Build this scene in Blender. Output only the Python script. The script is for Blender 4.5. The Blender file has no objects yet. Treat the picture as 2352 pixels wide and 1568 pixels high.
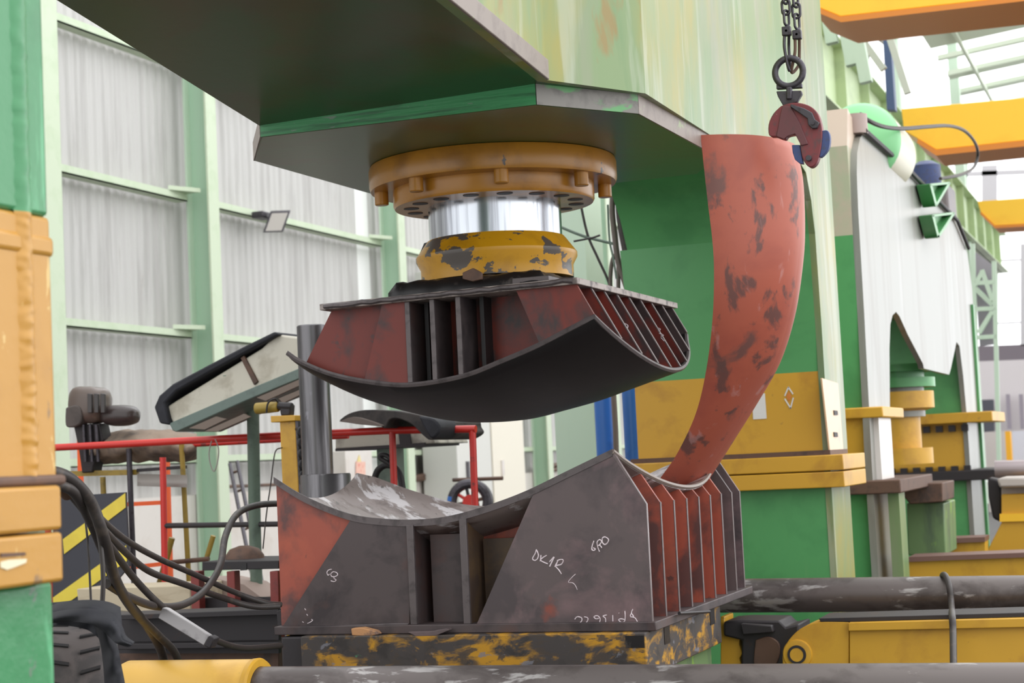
import bpy, math, random
from mathutils import Vector, Matrix, noise
random.seed(7)
S = bpy.context.scene
C = S.collection
# ------------------------------------------------------------------ camera
FPX, PITCH, ROLL, AZ = 4000.0, .069, -.0478, -.359
EYE = Vector((0, 0, 1.65))
_f = Vector((math.sin(AZ)*math.cos(PITCH), math.cos(AZ)*math.cos(PITCH), math.sin(PITCH)))
_r = Vector((math.cos(AZ), -math.sin(AZ), 0)); _u = _r.cross(_f)
_c, _s = math.cos(ROLL), math.sin(ROLL)
RT = _c*_r + _s*_u; UP = -_s*_r + _c*_u; FW = _f
cam = bpy.data.cameras.new('camera'); camo = bpy.data.objects.new('camera', cam); C.objects.link(camo)
cam.sensor_width = 36; cam.lens = FPX/2352*36; cam.clip_start = .05; cam.clip_end = 400
m = Matrix.Identity(4)
for i in range(3):
    m[i][0], m[i][1], m[i][2], m[i][3] = RT[i], UP[i], -FW[i], EYE[i]
camo.matrix_world = m
cam.dof.use_dof = True; cam.dof.focus_distance = 6.8; cam.dof.aperture_fstop = 5.0
S.camera = camo
# ------------------------------------------------------------------ world and exposure
S.view_settings.view_transform = 'Standard'; S.view_settings.look = 'None'
S.view_settings.exposure = 0.7; S.view_settings.gamma = 1; S.view_settings.use_curve_mapping = False
W = bpy.data.worlds.new('daylight'); S.world = W; W.use_nodes = True
nt = W.node_tree; nt.nodes.clear()
o_ = nt.nodes.new('ShaderNodeOutputWorld'); bg = nt.nodes.new('ShaderNodeBackground')
tc = nt.nodes.new('ShaderNodeTexCoord'); dt = nt.nodes.new('ShaderNodeVectorMath'); dt.operation = 'DOT_PRODUCT'
dt.inputs[1].default_value = Vector((.62, .55, .56)).normalized()
mr = nt.nodes.new('ShaderNodeMapRange'); mr.inputs[1].default_value = -.1; mr.inputs[2].default_value = 1
mr.inputs[3].default_value = 1.05; mr.inputs[4].default_value = 1.8
nt.links.new(tc.outputs['Generated'], dt.inputs[0]); nt.links.new(dt.outputs['Value'], mr.inputs[0])
nt.links.new(mr.outputs[0], bg.inputs['Strength']); bg.inputs['Color'].default_value = (.97, .985, 1, 1)
nt.links.new(bg.outputs[0], o_.inputs[0])

# ------------------------------------------------------------------ geometry helpers
def at(x, y, a, v):
    """the point of the plane a=v that the photograph shows at pixel x, y"""
    d = FW + RT*((x-1176)/FPX) - UP*((y-784)/FPX)
    i = 'XYZ'.index(a)
    return EYE + d*((v-EYE[i])/d[i])
class MB:
    def __init__(s): s.v = []; s.f = []
    def add(s, vs, fs):
        n = len(s.v); s.v += [Vector(p) for p in vs]; s.f += [tuple(n+i for i in f) for f in fs]; return s
    def prism(s, pts, off):
        off = Vector(off); n = len(pts); P = [Vector(p) for p in pts]
        return s.add(P+[p+off for p in P], [tuple(range(n)), tuple(range(2*n-1, n-1, -1))]+[(i, i+n, (i+1) % n+n, (i+1) % n) for i in range(n)])
    def box(s, a, b):
        x0, y0, z0 = a; x1, y1, z1 = b
        return s.prism([(x0, y0, z0), (x1, y0, z0), (x1, y1, z0), (x0, y1, z0)], (0, 0, z1-z0))
    def obox(s, c, ax, ay, az):
        c, ax, ay, az = map(Vector, (c, ax, ay, az))
        return s.prism([c-ax-ay-az, c+ax-ay-az, c+ax+ay-az, c-ax+ay-az], 2*az)
    def slab(s, px, a, v, th):
        """outline of pixels on the plane a=v, given a thickness away along that axis"""
        off = [0, 0, 0]; off['XYZ'.index(a)] = th
        return s.prism([at(x, y, a, v) for x, y in px], off)
    def tube(s, path, r, n=10, cap=True):
        P = [Vector(p) for p in path]; k = len(P); R = r if isinstance(r, (list, tuple)) else [r]*k
        t0 = (P[1]-P[0]).normalized(); u = t0.orthogonal().normalized(); base = len(s.v); pt = t0
        for i in range(k):
            t = (P[min(i+1, k-1)]-P[max(i-1, 0)]).normalized()
            u = pt.rotation_difference(t) @ u; u = (u-t*u.dot(t)).normalized(); w = t.cross(u); pt = t
            s.v += [P[i]+R[i]*(math.cos(6.28318*j/n)*u+math.sin(6.28318*j/n)*w) for j in range(n)]
        for i in range(k-1):
            for j in range(n):
                a = base+i*n+j; b = base+i*n+(j+1) % n
                s.f.append((a, b, b+n, a+n))
        if cap: s.f.append(tuple(base+n-1-j for j in range(n))); s.f.append(tuple(base+(k-1)*n+j for j in range(n)))
        return s
    def lathe(s, c, prof, ax=(0, 0, 1), n=48):
        """prof: (radius, height along ax); closed solid when it starts and ends at radius 0"""
        c = Vector(c); ax = Vector(ax).normalized(); u = ax.orthogonal().normalized(); w = ax.cross(u); b = len(s.v)
        for r, h in prof: s.v += [c+ax*h+max(r, 1e-5)*(math.cos(6.283185*j/n)*u+math.sin(6.283185*j/n)*w) for j in range(n)]
        for i in range(len(prof)-1):
            for j in range(n): s.f.append((b+i*n+j, b+i*n+(j+1) % n, b+(i+1)*n+(j+1) % n, b+(i+1)*n+j))
        return s
    def grid(s, fn, nu, nv, th=0.0, nrm=None):
        """sheet fn(u, v); th gives it thickness along nrm"""
        b = len(s.v)
        top = [Vector(fn(i/nu, j/nv)) for j in range(nv+1) for i in range(nu+1)]
        s.v += top; q = lambda i, j: b+j*(nu+1)+i
        for j in range(nv):
            for i in range(nu): s.f.append((q(i, j), q(i+1, j), q(i+1, j+1), q(i, j+1)))
        if th:
            o = Vector(nrm)*th; N = len(top); s.v += [p+o for p in top]
            for j in range(nv):
                for i in range(nu): s.f.append((q(i, j)+N, q(i, j+1)+N, q(i+1, j+1)+N, q(i+1, j)+N))
            rim = [q(i, 0) for i in range(nu)]+[q(nu, j) for j in range(nv)]+[q(nu-i, nv) for i in range(nu)]+[q(0, nv-j) for j in range(nv)]
            for k in range(len(rim)):
                a, c = rim[k], rim[(k+1) % len(rim)]; s.f.append((a, a+N, c+N, c))
        return s
    def torus(s, c, R, r, ax, n=28, m_=10, a0=0, a1=6.283185):
        c = Vector(c); ax = Vector(ax).normalized(); u = ax.orthogonal().normalized(); w = ax.cross(u)
        full = abs(a1-a0-6.283185) < 1e-3
        pts = [c+R*(math.cos(a0+(a1-a0)*i/n)*u+math.sin(a0+(a1-a0)*i/n)*w) for i in range(n+1)]
        return s.tube(pts, r, m_, not full)
def smooth(me, ang):
    me.polygons.foreach_set('use_smooth', [True]*len(me.polygons)); me.set_sharp_from_angle(angle=math.radians(ang))
def build(mb, name, mat_, parent=None, label=None, bev=0, ang=35, sub=0, kind=None):
    import bmesh
    org = Vector(parent.matrix_world.translation) if parent else None
    if parent is None:
        c = [sum(p[i] for p in mb.v)/len(mb.v) for i in range(2)]; org = Vector((c[0], c[1], min(p.z for p in mb.v)))
    me = bpy.data.meshes.new(name); me.from_pydata([tuple(p-org) for p in mb.v], [], mb.f)
    bmm = bmesh.new(); bmm.from_mesh(me); bmesh.ops.delete(bmm, geom=[v for v in bmm.verts if not v.link_faces], context='VERTS'); bmesh.ops.recalc_face_normals(bmm, faces=bmm.faces); bmm.to_mesh(me); bmm.free()
    smooth(me, ang)
    me.materials.append(getattr(mat_, "m", mat_)); o = bpy.data.objects.new(name, me); C.objects.link(o)
    if parent: o.parent = parent; o.location = (0, 0, 0)
    else: o.location = org
    if bev:
        b = o.modifiers.new('bevel', 'BEVEL'); b.width = bev; b.segments = 2; b.limit_method = 'ANGLE'; b.angle_limit = .6
    if sub:
        b = o.modifiers.new('subdivision', 'SUBSURF'); b.levels = sub; b.render_levels = sub
    if label: o['label'] = label
    if kind: o['kind'] = kind
    bpy.context.view_layer.update()
    return o
def thing(name, label, cat, loc=(0, 0, 0), group=None):
    o = bpy.data.objects.new(name, None); C.objects.link(o); o.location = loc; o.empty_display_size = .1
    o['label'] = label; o['category'] = cat
    if group: o['group'] = group
    bpy.context.view_layer.update()
    return o
def single(mb, name, mat_, label, cat, group=None, **k):
    o = build(mb, name, mat_, None, label, **k); o['category'] = cat
    if group: o['group'] = group
    return o
def struct(mb, name, mat_, **k): return build(mb, name, mat_, kind='structure', **k)
def sub(part_of, mb, name, mat_, label=None, **k):
    """a sub-part: a child of a part"""
    org = part_of.matrix_world.translation
    o = build(mb, name, mat_, part_of, label, **k); return o
def spline(pts, n=8):
    P = [Vector(p) for p in pts]; out = []
    for i in range(len(P)-1):
        p0, p1, p2, p3 = P[max(i-1, 0)], P[i], P[i+1], P[min(i+2, len(P)-1)]
        for k in range(n):
            t = k/n
            out.append(.5*((2*p1)+(p2-p0)*t+(2*p0-5*p1+4*p2-p3)*t*t+(3*p1-p0-3*p2+p3)*t**3))
    return out+[P[-1]]
def interp(tab, x):
    if x <= tab[0][0]: a, b = tab[0], tab[1]
    elif x >= tab[-1][0]: a, b = tab[-2], tab[-1]
    else:
        for a, b in zip(tab, tab[1:]):
            if a[0] <= x <= b[0]: break
    return a[1]+(b[1]-a[1])*(x-a[0])/(b[0]-a[0])

# ------------------------------------------------------------------ materials
def L(r, g, b):
    f = lambda c: ((c/255+.055)/1.055)**2.4 if c > 10 else c/255/12.92
    return (f(r), f(g), f(b), 1)
class Mat:
    def __init__(s, name, base, rough=.5, metal=0, spec=.5):
        s.m = bpy.data.materials.new(name); s.m.use_nodes = True; s.t = s.m.node_tree; s.b = s.t.nodes['Principled BSDF']
        s.b.inputs['Roughness'].default_value = rough; s.b.inputs['Metallic'].default_value = metal
        s.b.inputs['Specular IOR Level'].default_value = spec
        s.b.inputs['Base Color'].default_value = base; s.col = None; s.base = base
        s.tc = s.t.nodes.new('ShaderNodeTexCoord')
    def n(s, typ, **k):
        x = s.t.nodes.new(typ)
        for a, v in k.items(): setattr(x, a, v)
        return x
    def noise(s, scale=(1, 1, 1), det=4, dist=0, seed=0, rough=.6):
        mp = s.n('ShaderNodeMapping'); mp.inputs['Scale'].default_value = scale; mp.inputs['Location'].default_value = (seed, seed*1.7, seed*.6)
        s.t.links.new(s.tc.outputs['Object'], mp.inputs['Vector'])
        nz = s.n('ShaderNodeTexNoise'); nz.inputs['Scale'].default_value = 1; nz.inputs['Detail'].default_value = det
        nz.inputs['Roughness'].default_value = rough; nz.inputs['Distortion'].default_value = dist
        s.t.links.new(mp.outputs[0], nz.inputs['Vector']); return nz.outputs['Fac']
    def ramp(s, fac, a, b):
        r = s.n('ShaderNodeMapRange'); r.inputs[1].default_value = a; r.inputs[2].default_value = b; s.t.links.new(fac, r.inputs[0]); return r.outputs[0]
    def mul(s, f, k):
        r = s.n('ShaderNodeMath', operation='MULTIPLY'); s.t.links.new(f, r.inputs[0])
        if isinstance(k, float): r.inputs[1].default_value = k
        else: s.t.links.new(k, r.inputs[1])
        return r.outputs[0]
    def layer(s, color, fac, rough=None, metal=None):
        mx = s.n('ShaderNodeMix', data_type='RGBA'); s.t.links.new(fac, mx.inputs[0])
        if s.col: s.t.links.new(s.col, mx.inputs[6])
        else: mx.inputs[6].default_value = s.base
        mx.inputs[7].default_value = color; s.col = mx.outputs[2]; s.t.links.new(s.col, s.b.inputs['Base Color']); 
        for nm, v in (('Roughness', rough), ('Metallic', metal)):
            if v is None: continue
            k = s.n('ShaderNodeMix'); inp = s.b.inputs[nm]; s.t.links.new(fac, k.inputs[0])
            if inp.is_linked: s.t.links.new(inp.links[0].from_socket, k.inputs[2])
            else: k.inputs[2].default_value = inp.default_value
            k.inputs[3].default_value = v; s.t.links.new(k.outputs[0], inp)
        return s
    def spots(s, color, scale, thr, soft=.04, seed=0, amt=1.0, det=5, dist=.3, rough=None, metal=None):
        if isinstance(scale, (int, float)): scale = (scale,)*3
        f = s.ramp(s.noise(scale, det, dist, seed), thr, thr+soft)
        if amt < 1: f = s.mul(f, amt)
        return s.layer(color, f, rough, metal)
    def zband(s, color, z0, z1, soft=.004, ax=2):
        sp = s.n('ShaderNodeSeparateXYZ'); s.t.links.new(s.tc.outputs['Object'], sp.inputs[0])
        a = s.ramp(sp.outputs[ax], z0, z0+soft); b = s.ramp(sp.outputs[ax], z1+soft, z1); return s.layer(color, s.mul(a, b))
    def bump(s, scale, strength=.2, dist=.01, det=4):
        if isinstance(scale, (int, float)): scale = (scale,)*3
        bp = s.n('ShaderNodeBump'); bp.inputs['Strength'].default_value = strength; bp.inputs['Distance'].default_value = dist
        s.t.links.new(s.noise(scale, det, 0, 9), bp.inputs['Height']); s.t.links.new(bp.outputs[0], s.b.inputs['Normal']); return s
def plain(name, rgb, rough=.5, metal=0, dirt=None, sc=6, thr=.55, amt=.5, bump=None, soft=.15, spec=.5):
    x = Mat(name, L(*rgb), rough, metal, spec)
    if dirt: x.spots(L(*dirt), sc, thr, soft, amt=amt)
    if bump: x.bump(bump, .25, .004)
    return x
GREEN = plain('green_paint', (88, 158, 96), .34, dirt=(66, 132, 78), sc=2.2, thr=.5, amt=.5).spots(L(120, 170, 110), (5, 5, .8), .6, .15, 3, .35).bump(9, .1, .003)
FRG = plain('chipped_glossy_green_paint', (62, 132, 84), .28, dirt=(48, 108, 66), sc=3, thr=.5, amt=.5).spots(L(112, 118, 110), (13, 13, 8), .64, .03, 5, .9).spots(L(120, 200, 150), (12, 12, 2), .6, .1, 8, .5).bump(14, .35, .006)
FRY = plain('chipped_glossy_yellow_paint', (184, 134, 52), .36, dirt=(162, 114, 42), sc=3, thr=.5, amt=.5).spots(L(120, 96, 70), (9, 9, 5), .66, .04, 5, .8).spots(L(222, 196, 130), (14, 14, 6), .66, .03, 8, .6).bump(14, .3, .005)
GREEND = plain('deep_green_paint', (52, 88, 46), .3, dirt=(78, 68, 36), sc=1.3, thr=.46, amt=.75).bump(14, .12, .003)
PALE = plain('glare_green_paint', (122, 144, 98), .4, dirt=(140, 142, 120), sc=(1.8, 1.8, .4), thr=.44, amt=.75)  # green lightened so that the glare on the flanks sits in the colour
PALE.spots(L(160, 144, 52), (1.0, 1.0, .5), .47, .14, 4, .85).spots(L(92, 130, 82), (2.6, 2.6, .8), .50, .14, 8, .6).spots(L(176, 180, 160), (5, 5, .5), .56, .08, 2, .5).spots(L(150, 104, 40), (7, 2, .7), .64, .04, 6, .6)  # greener patches put soft shadow areas into the colour
PALEG = plain('chipped_green_edge', (118, 114, 108), .5, dirt=(84, 78, 76), sc=9, thr=.5, amt=.6).spots(L(88, 160, 94), (5, 5, 9), .55, .07, 5, .8)
EDGEG = plain('scraped_green_paint', (52, 132, 78), .4, dirt=(34, 84, 50), sc=(3, 3, 40), thr=.48, amt=.8).spots(L(120, 130, 120), (9, 9, 60), .64, .03, 2, .7).bump((4, 4, 60), .4, .004)
YEL = plain('yellow_paint', (208, 158, 48), .42, dirt=(160, 110, 40), sc=2.5, thr=.5, amt=.5).spots(L(110, 88, 60), 9, .68, .05, 3, .6).bump(12, .12, .003)
YELP = plain('ochre_flange_paint', (176, 120, 38), .3, dirt=(120, 78, 30), sc=3, thr=.5, amt=.6).spots(L(82, 74, 72), 7, .66, .02, 2, 1).bump((5, 5, 22), .25, .004)
YELC = plain('chipped_yellow_paint', (196, 142, 20), .36, dirt=(150, 104, 16), sc=4, thr=.5, amt=.5).spots(L(84, 76, 70), (6, 6, 9), .53, .015, 5, 1).bump(10, .2, .004)
BOL = plain('worn_yellow_bolster', (66, 60, 58), .6, dirt=(44, 40, 38), sc=8, thr=.5, amt=.8).spots(L(190, 138, 26), (5, 5, 10), .47, .12, 3, .95, dist=.5).spots(L(70, 60, 52), (11, 11, 22), .54, .06, 8, .9).spots(L(118, 118, 126), (7, 7, 10), .62, .03, 6, .8).spots(L(70, 130, 90), 6, .68, .03, 1, .8)
BOLG = plain('dirty_light_green_paint', (112, 138, 92), .5, dirt=(84, 100, 80), sc=(5, 5, 1.2), thr=.48, amt=.8).spots(L(140, 180, 70), (4, 4, 3), .6, .05, 3, .8)
SCALE = plain('mill_scale_steel', (98, 86, 86), .5, .2, dirt=(74, 66, 68), sc=3.5, thr=.48, amt=.8).spots(L(140, 112, 114), 2.6, .5, .16, 4, .7).spots(L(156, 74, 52), (2.4, 2.4, 2), .62, .08, 7, .65).bump(30, .08, .002)
SCALED = plain('dark_mill_scale_steel', (82, 72, 72), .55, .2, dirt=(50, 44, 46), sc=3.5, thr=.48, amt=.8).spots(L(92, 66, 60), 2.6, .55, .12, 4, .6)
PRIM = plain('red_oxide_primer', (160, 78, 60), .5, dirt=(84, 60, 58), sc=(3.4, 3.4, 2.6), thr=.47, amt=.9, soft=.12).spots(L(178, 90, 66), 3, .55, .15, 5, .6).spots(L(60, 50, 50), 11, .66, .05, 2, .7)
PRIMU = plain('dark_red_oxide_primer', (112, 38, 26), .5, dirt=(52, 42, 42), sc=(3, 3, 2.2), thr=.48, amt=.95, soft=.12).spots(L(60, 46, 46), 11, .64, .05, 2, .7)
PRIMY = plain('primer_with_ochre_stain', (92, 72, 50), .5, dirt=(62, 50, 46), sc=4, thr=.48, amt=.8).spots(L(150, 110, 70), 3, .6, .08, 5, .6)
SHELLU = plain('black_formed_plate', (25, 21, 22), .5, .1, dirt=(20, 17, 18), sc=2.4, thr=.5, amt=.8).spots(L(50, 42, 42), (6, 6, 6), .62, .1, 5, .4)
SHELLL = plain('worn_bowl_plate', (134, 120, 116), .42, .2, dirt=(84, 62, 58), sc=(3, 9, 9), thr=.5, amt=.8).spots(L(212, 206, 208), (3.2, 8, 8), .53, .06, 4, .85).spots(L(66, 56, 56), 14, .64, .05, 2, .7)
EDGE = plain('cut_plate_edge', (98, 90, 90), .5, .4, dirt=(70, 64, 64), sc=18, thr=.5, amt=.7)
EDGEL = plain('bright_plate_edge', (116, 104, 104), .45, .5, dirt=(96, 86, 84), sc=22, thr=.5, amt=.7)
PETAL = plain('salmon_primer', (174, 90, 70), .45, dirt=(152, 74, 62), sc=3, thr=.5, amt=.5).spots(L(96, 70, 66), (7, 7, 3.6), .56, .06, 6, .85).spots(L(98, 76, 72), (3, 3, 1.7), .57, .06, 1, .8).spots(L(196, 150, 146), (12, 12, 2), .63, .06, 8, .4)  # the last, palest streaks paint a specular sheen onto the primer
CHROME = Mat('polished_piston_steel', L(196, 200, 206), .16, 1).spots(L(120, 122, 128), (14, 14, .4), .5, .15, 2, .7, rough=.32).spots(L(60, 58, 60), (5, 5, 1.5), .66, .06, 4, .7, rough=.5)
STEEL = Mat('scuffed_turned_steel', L(112, 110, 112), .34, .85).spots(L(70, 68, 70), (16, 16, .8), .5, .12, 2, .7, rough=.5).spots(L(150, 148, 156), (9, 9, 5), .6, .08, 5, .5)
PIPE = plain('grey_weathered_pipe', (108, 100, 98), .42, .45, dirt=(76, 68, 66), sc=(4, 6, 6), thr=.48, amt=.8).spots(L(196, 192, 190), (3, 9, 9), .6, .05, 3, .65)
DARK = plain('dark_greasy_steel', (52, 48, 50), .55, .3, dirt=(84, 56, 36), sc=7, thr=.6, amt=.6)
BLACKR = plain('black_rubber', (38, 36, 38), .55, dirt=(78, 70, 66), sc=12, thr=.55, amt=.5)
HOSE = plain('dusty_black_hose', (56, 50, 48), .5, dirt=(96, 84, 74), sc=16, thr=.55, amt=.5)
CLOTH = plain('black_cloth', (36, 36, 42), .75, dirt=(52, 52, 60), sc=6, thr=.5, amt=.5)
CLOTHG = plain('dusty_grey_cloth', (88, 80, 76), .8, dirt=(52, 48, 48), sc=6, thr=.48, amt=.7)
RED = plain('red_rail_paint', (206, 50, 42), .35, dirt=(92, 50, 48), sc=8, thr=.62, amt=.8, soft=.05)
ORANGE = plain('orange_frame_paint', (246, 98, 34), .45)
BLUE = plain('blue_paint', (44, 104, 182), .4, dirt=(30, 72, 130), sc=5, thr=.52, amt=.5)
MINT = plain('mint_column_paint', (194, 214, 192), .5, dirt=(180, 204, 180), sc=(2, 2, .5), thr=.5, amt=.6)
MINTY = plain('pale_lime_girt_paint', (202, 214, 188), .5, dirt=(186, 204, 170), sc=3, thr=.5, amt=.5)
SHEET = plain('corrugated_sheet', (196, 193, 191), .5, dirt=(168, 164, 162), sc=(4, 4, .35), thr=.48, amt=.6).spots(L(150, 140, 132), (8, 8, .8), .64, .08, 3, .35)
WHITEW = plain('white_painted_wall', (222, 214, 208), .6, dirt=(206, 194, 184), sc=1.5, thr=.5, amt=.6)
CONC = plain('dark_oily_concrete', (60, 55, 53), .6, dirt=(44, 41, 41), sc=1.5, thr=.48, amt=.7)
CREAM = plain('dirty_cream_fibreglass', (206, 200, 184), .45, dirt=(160, 150, 130), sc=5, thr=.52, amt=.6).spots(L(90, 120, 96), (6, 14, 14), .7, .02, 3, .8)
GGREY = plain('grey_green_paint', (104, 120, 112), .45, dirt=(76, 84, 80), sc=6, thr=.5, amt=.6)
DGREEN = plain('dark_green_post_paint', (104, 122, 108), .45, dirt=(72, 84, 76), sc=6, thr=.5, amt=.6)
RUST = plain('brown_rusty_steel', (98, 72, 58), .65, dirt=(62, 50, 46), sc=9, thr=.5, amt=.7)
OLIVE = plain('olive_yellow_pipe_paint', (158, 132, 52), .5, dirt=(96, 82, 46), sc=8, thr=.52, amt=.7)
CHALK = plain('white_chalk', (226, 212, 216), .9, dirt=(170, 150, 152), sc=60, thr=.5, amt=.6)
CRANE = plain('crane_yellow_paint', (252, 196, 50), .45, dirt=(240, 176, 40), sc=1, thr=.5, amt=.5)
CRANEO = plain('crane_orange_edge_paint', (214, 128, 40), .5)
WOODC = plain('pale_pine_boards', (200, 186, 160), .7, dirt=(160, 140, 112), sc=(2, 14, 14), thr=.5, amt=.6)
CLRED = plain('worn_crimson_paint', (122, 56, 60), .45, .2, dirt=(84, 66, 68), sc=22, thr=.5, amt=.8).spots(L(170, 140, 136), 30, .68, .04, 2, .6)
IRON = plain('dark_forged_iron', (78, 74, 80), .42, .6, dirt=(58, 52, 54), sc=30, thr=.5, amt=.7)
BLUEC = plain('blue_cam_paint', (62, 76, 122), .5, .1, dirt=(70, 70, 82), sc=30, thr=.5, amt=.7)
GREASE = plain('black_grease', (30, 27, 28), .4, .1, dirt=(96, 88, 84), sc=14, thr=.58, amt=.7, bump=16)
WHITEP = plain('white_paper', (226, 224, 218), .7)
HAZ = plain('charcoal_board_paint', (62, 62, 70), .6)
HAZY = plain('hazard_yellow_paint', (236, 212, 76), .55, dirt=(220, 192, 70), sc=4, thr=.5, amt=.5)
LENS = plain('floodlight_glass', (190, 182, 176), .3)

# ------------------------------------------------------------------ floor
struct(MB().add([(-13.2, -2, 0), (14, -2, 0), (14, 70, 0), (-13.2, 70, 0)], [(0, 1, 2, 3)]), 'floor', CONC)

# ================================================================== main press
XR = -2.06
press = thing('portal_press', 'large green and yellow portal press filling the view, its ram holding the upper die', 'press', (-2.9, 7.0, 0))
# crossbeam: stations (Y, left X, right X, underside z)
ST = [(2.6, -3.62, -2.32, 3.62)]
for px_l, px_r in (((130, 0), (1000, 0)),):
    a = at(*px_l, 'X', -3.62); b = at(*px_r, 'X', -2.32)
beam = MB(); side = MB()
a = at(130, 0, 'X', -3.66); b = at(1000, 0, 'X', -2.345)
fl, fr = at(598, 290, 'Y', 6.70), at(1235, 187, 'Y', 6.70)
ka = (a-fl)/(fl.y-a.y); kb = (b-fr)/(fr.y-b.y)
bottom = [(fl+ka*(fl.y-2.6), fr+kb*(fr.y-2.6)), (fl, fr)]
bottom += [(Vector((-3.9, 7.18, 3.205)), Vector((XR, 7.17, 3.205))), (Vector((-3.9, 8.4, 3.205)), Vector((XR, 8.45, 3.205))),
           (Vector((-3.5, 8.95, 3.25)), Vector((XR, 9.0, 3.26))), (Vector((-3.32, 10.0, 3.40)), Vector((XR, 10.0, 3.40))),
           (Vector((-3.3, 10.4, 3.43)), Vector((XR, 10.4, 3.43))), (Vector((-3.29, 10.72, 3.36)), Vector((XR, 10.74, 3.36))),
           (Vector((-3.28, 10.86, 3.2)), Vector((XR, 10.86, 3.2))), (Vector((-3.26, 10.92, 3.0)), Vector((XR, 10.92, 3.0)))]
n = len(bottom); ZT = 5.9
vs = []
for l_, r_ in bottom: vs += [l_, r_, Vector((r_.x, r_.y, ZT)), Vector((l_.x, l_.y, ZT))]
fb = [(4*i, 4*i+1, 4*i+5, 4*i+4) for i in range(n-1)]
fs = [(4*i+1, 4*i+2, 4*i+6, 4*i+5) for i in range(n-1)]
fl_ = [(4*i, 4*i+4, 4*i+7, 4*i+3) for i in range(n-1)]+[(4*i+3, 4*i+7, 4*i+6, 4*i+2) for i in range(n-1)]+[(0, 3, 2, 1)]
build(MB().add(vs, fb[6:]), 'throat_curve', GREEN, press, 'green curved throat joining the beam to the rear column', ang=60)
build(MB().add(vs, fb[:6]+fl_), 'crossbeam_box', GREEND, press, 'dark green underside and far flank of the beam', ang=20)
# near flank plate of the beam, running on down as the flank of the rear column
flank = [(r_.x, r_.y, r_.z) for l_, r_ in bottom]
sp_ = MB()
o0 = .04
for (p, q) in zip(flank, flank[1:]):
    d = Vector((q[0]-p[0], q[1]-p[1], 0)).normalized(); nn = Vector((o0, -.006, 0))
    P = [Vector(p), Vector(q), Vector((q[0], q[1], ZT)), Vector((p[0], p[1], ZT))]
    sp_.prism(P, nn)
build(sp_, 'flank_plate', PALE, press, 'green flank plate with glare painted in as a paler tone, and yellow streaks', ang=50)
XF = XR+o0
sp2 = MB()
prof = [(10.92, 3.0), (10.95, 2.4), (10.96, 0), (11.62, 0), (11.60, ZT), (10.92, ZT)]
sp2.prism([(XR, y, z) for y, z in prof], (o0, 0, 0))
build(sp2, 'column_flank_plate', PALE, press, 'glossy flank plate of the rear column, paled in its colour to imitate glare', ang=50)
# pale edge strip along the nose of the beam
a0 = bottom[0][1]; a1 = bottom[1][1]
PALEG2 = plain('pinkish_grey_bare_edge', (142, 130, 122), .5, dirt=(116, 104, 100), sc=9, thr=.5, amt=.6).spots(L(150, 172, 120), (7, 7, 9), .6, .06, 5, .8)
build(MB().prism([a0+Vector((0, 0, 0)), a1, a1+Vector((0, 0, .085)), a0+Vector((0, 0, .085))], (.052, 0, 0)), 'nose_edge_strip', PALEG2, press, 'scraped strip along the nose of the beam', bev=.004)
# head plate
zh0, zh1 = 3.12, 3.205
hp = [at(600, 315, 'Z', zh0), at(1240, 240, 'Z', zh0), at(1465, 262, 'Z', zh0), Vector((-2.03, 8.45, zh0)), Vector((-2.25, 8.9, zh0)), Vector((-3.6, 8.95, zh0)), Vector((-3.93, 8.5, zh0)), at(585, 370, 'Z', zh0)]
hp[1].x = -2.37
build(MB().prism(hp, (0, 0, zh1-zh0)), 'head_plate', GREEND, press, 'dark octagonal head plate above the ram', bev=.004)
def lip(i, j, m_, nm, out=.006):
    p, q = hp[i], hp[j]; d = (q-p).normalized(); nn = Vector((d.y, -d.x, 0))
    c = Vector((-3, 7.8, 0))
    if nn.dot((p+q)/2-c) < 0: nn = -nn
    build(MB().prism([p+Vector((0, 0, .001)), q+Vector((0, 0, .001)), q+Vector((0, 0, zh1-zh0+.004)), p+Vector((0, 0, zh1-zh0+.004))], nn*out), nm, m_, press, None)
lip(0, 1, EDGEG, 'head_lip'); lip(1, 2, PALEG, 'head_lip'); lip(2, 3, PALEG2, 'head_lip'); lip(7, 0, PALEG2, 'head_lip')
# rear column
zy1 = at(1880, 852, 'Y', 10.96).z; zl1 = at(1904, 1044, 'Y', 10.90).z; zl0 = at(1904, 1119, 'Y', 10.90).z
build(MB().prism([(-3.27, 10.96, zy1), (XR, 10.96, zy1), (XR, 10.92, 3.0), (-3.31, 10.92, 3.0), ], (0, .6, 0)), 'column_upper_shaft', GREEN, press, 'bright green upper shaft of the rear column')
build(MB().prism([(-3.27, 10.96, zl0), (XR, 10.96, zl0), (XR, 10.96, zy1), (-3.27, 10.96, zy1)], (0, .6, 0)), 'column_yellow_shaft', YEL, press, 'ochre yellow middle of the rear column')
build(MB().prism([(-3.27, 10.96, 0), (XR, 10.96, 0), (XR, 10.96, zl0), (-3.27, 10.96, zl0)], (0, .6, 0)), 'column_lower_shaft', GREEN, press, 'green foot of the rear column')
zm = (zl0+zl1)/2
for z0, z1 in ((zl0, zm-.004), (zm+.004, zl1)):
    build(MB().box((-3.33, 10.86, z0), (-1.92, 11.68, z1)), 'column_collar', YEL, press, 'projecting yellow collar plate of the rear column', bev=.006)
build(MB().box((-3.3, 10.875, zl1), (-2.0, 11.5, zl1+.03)), 'collar_weld', RUST, press)
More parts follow.
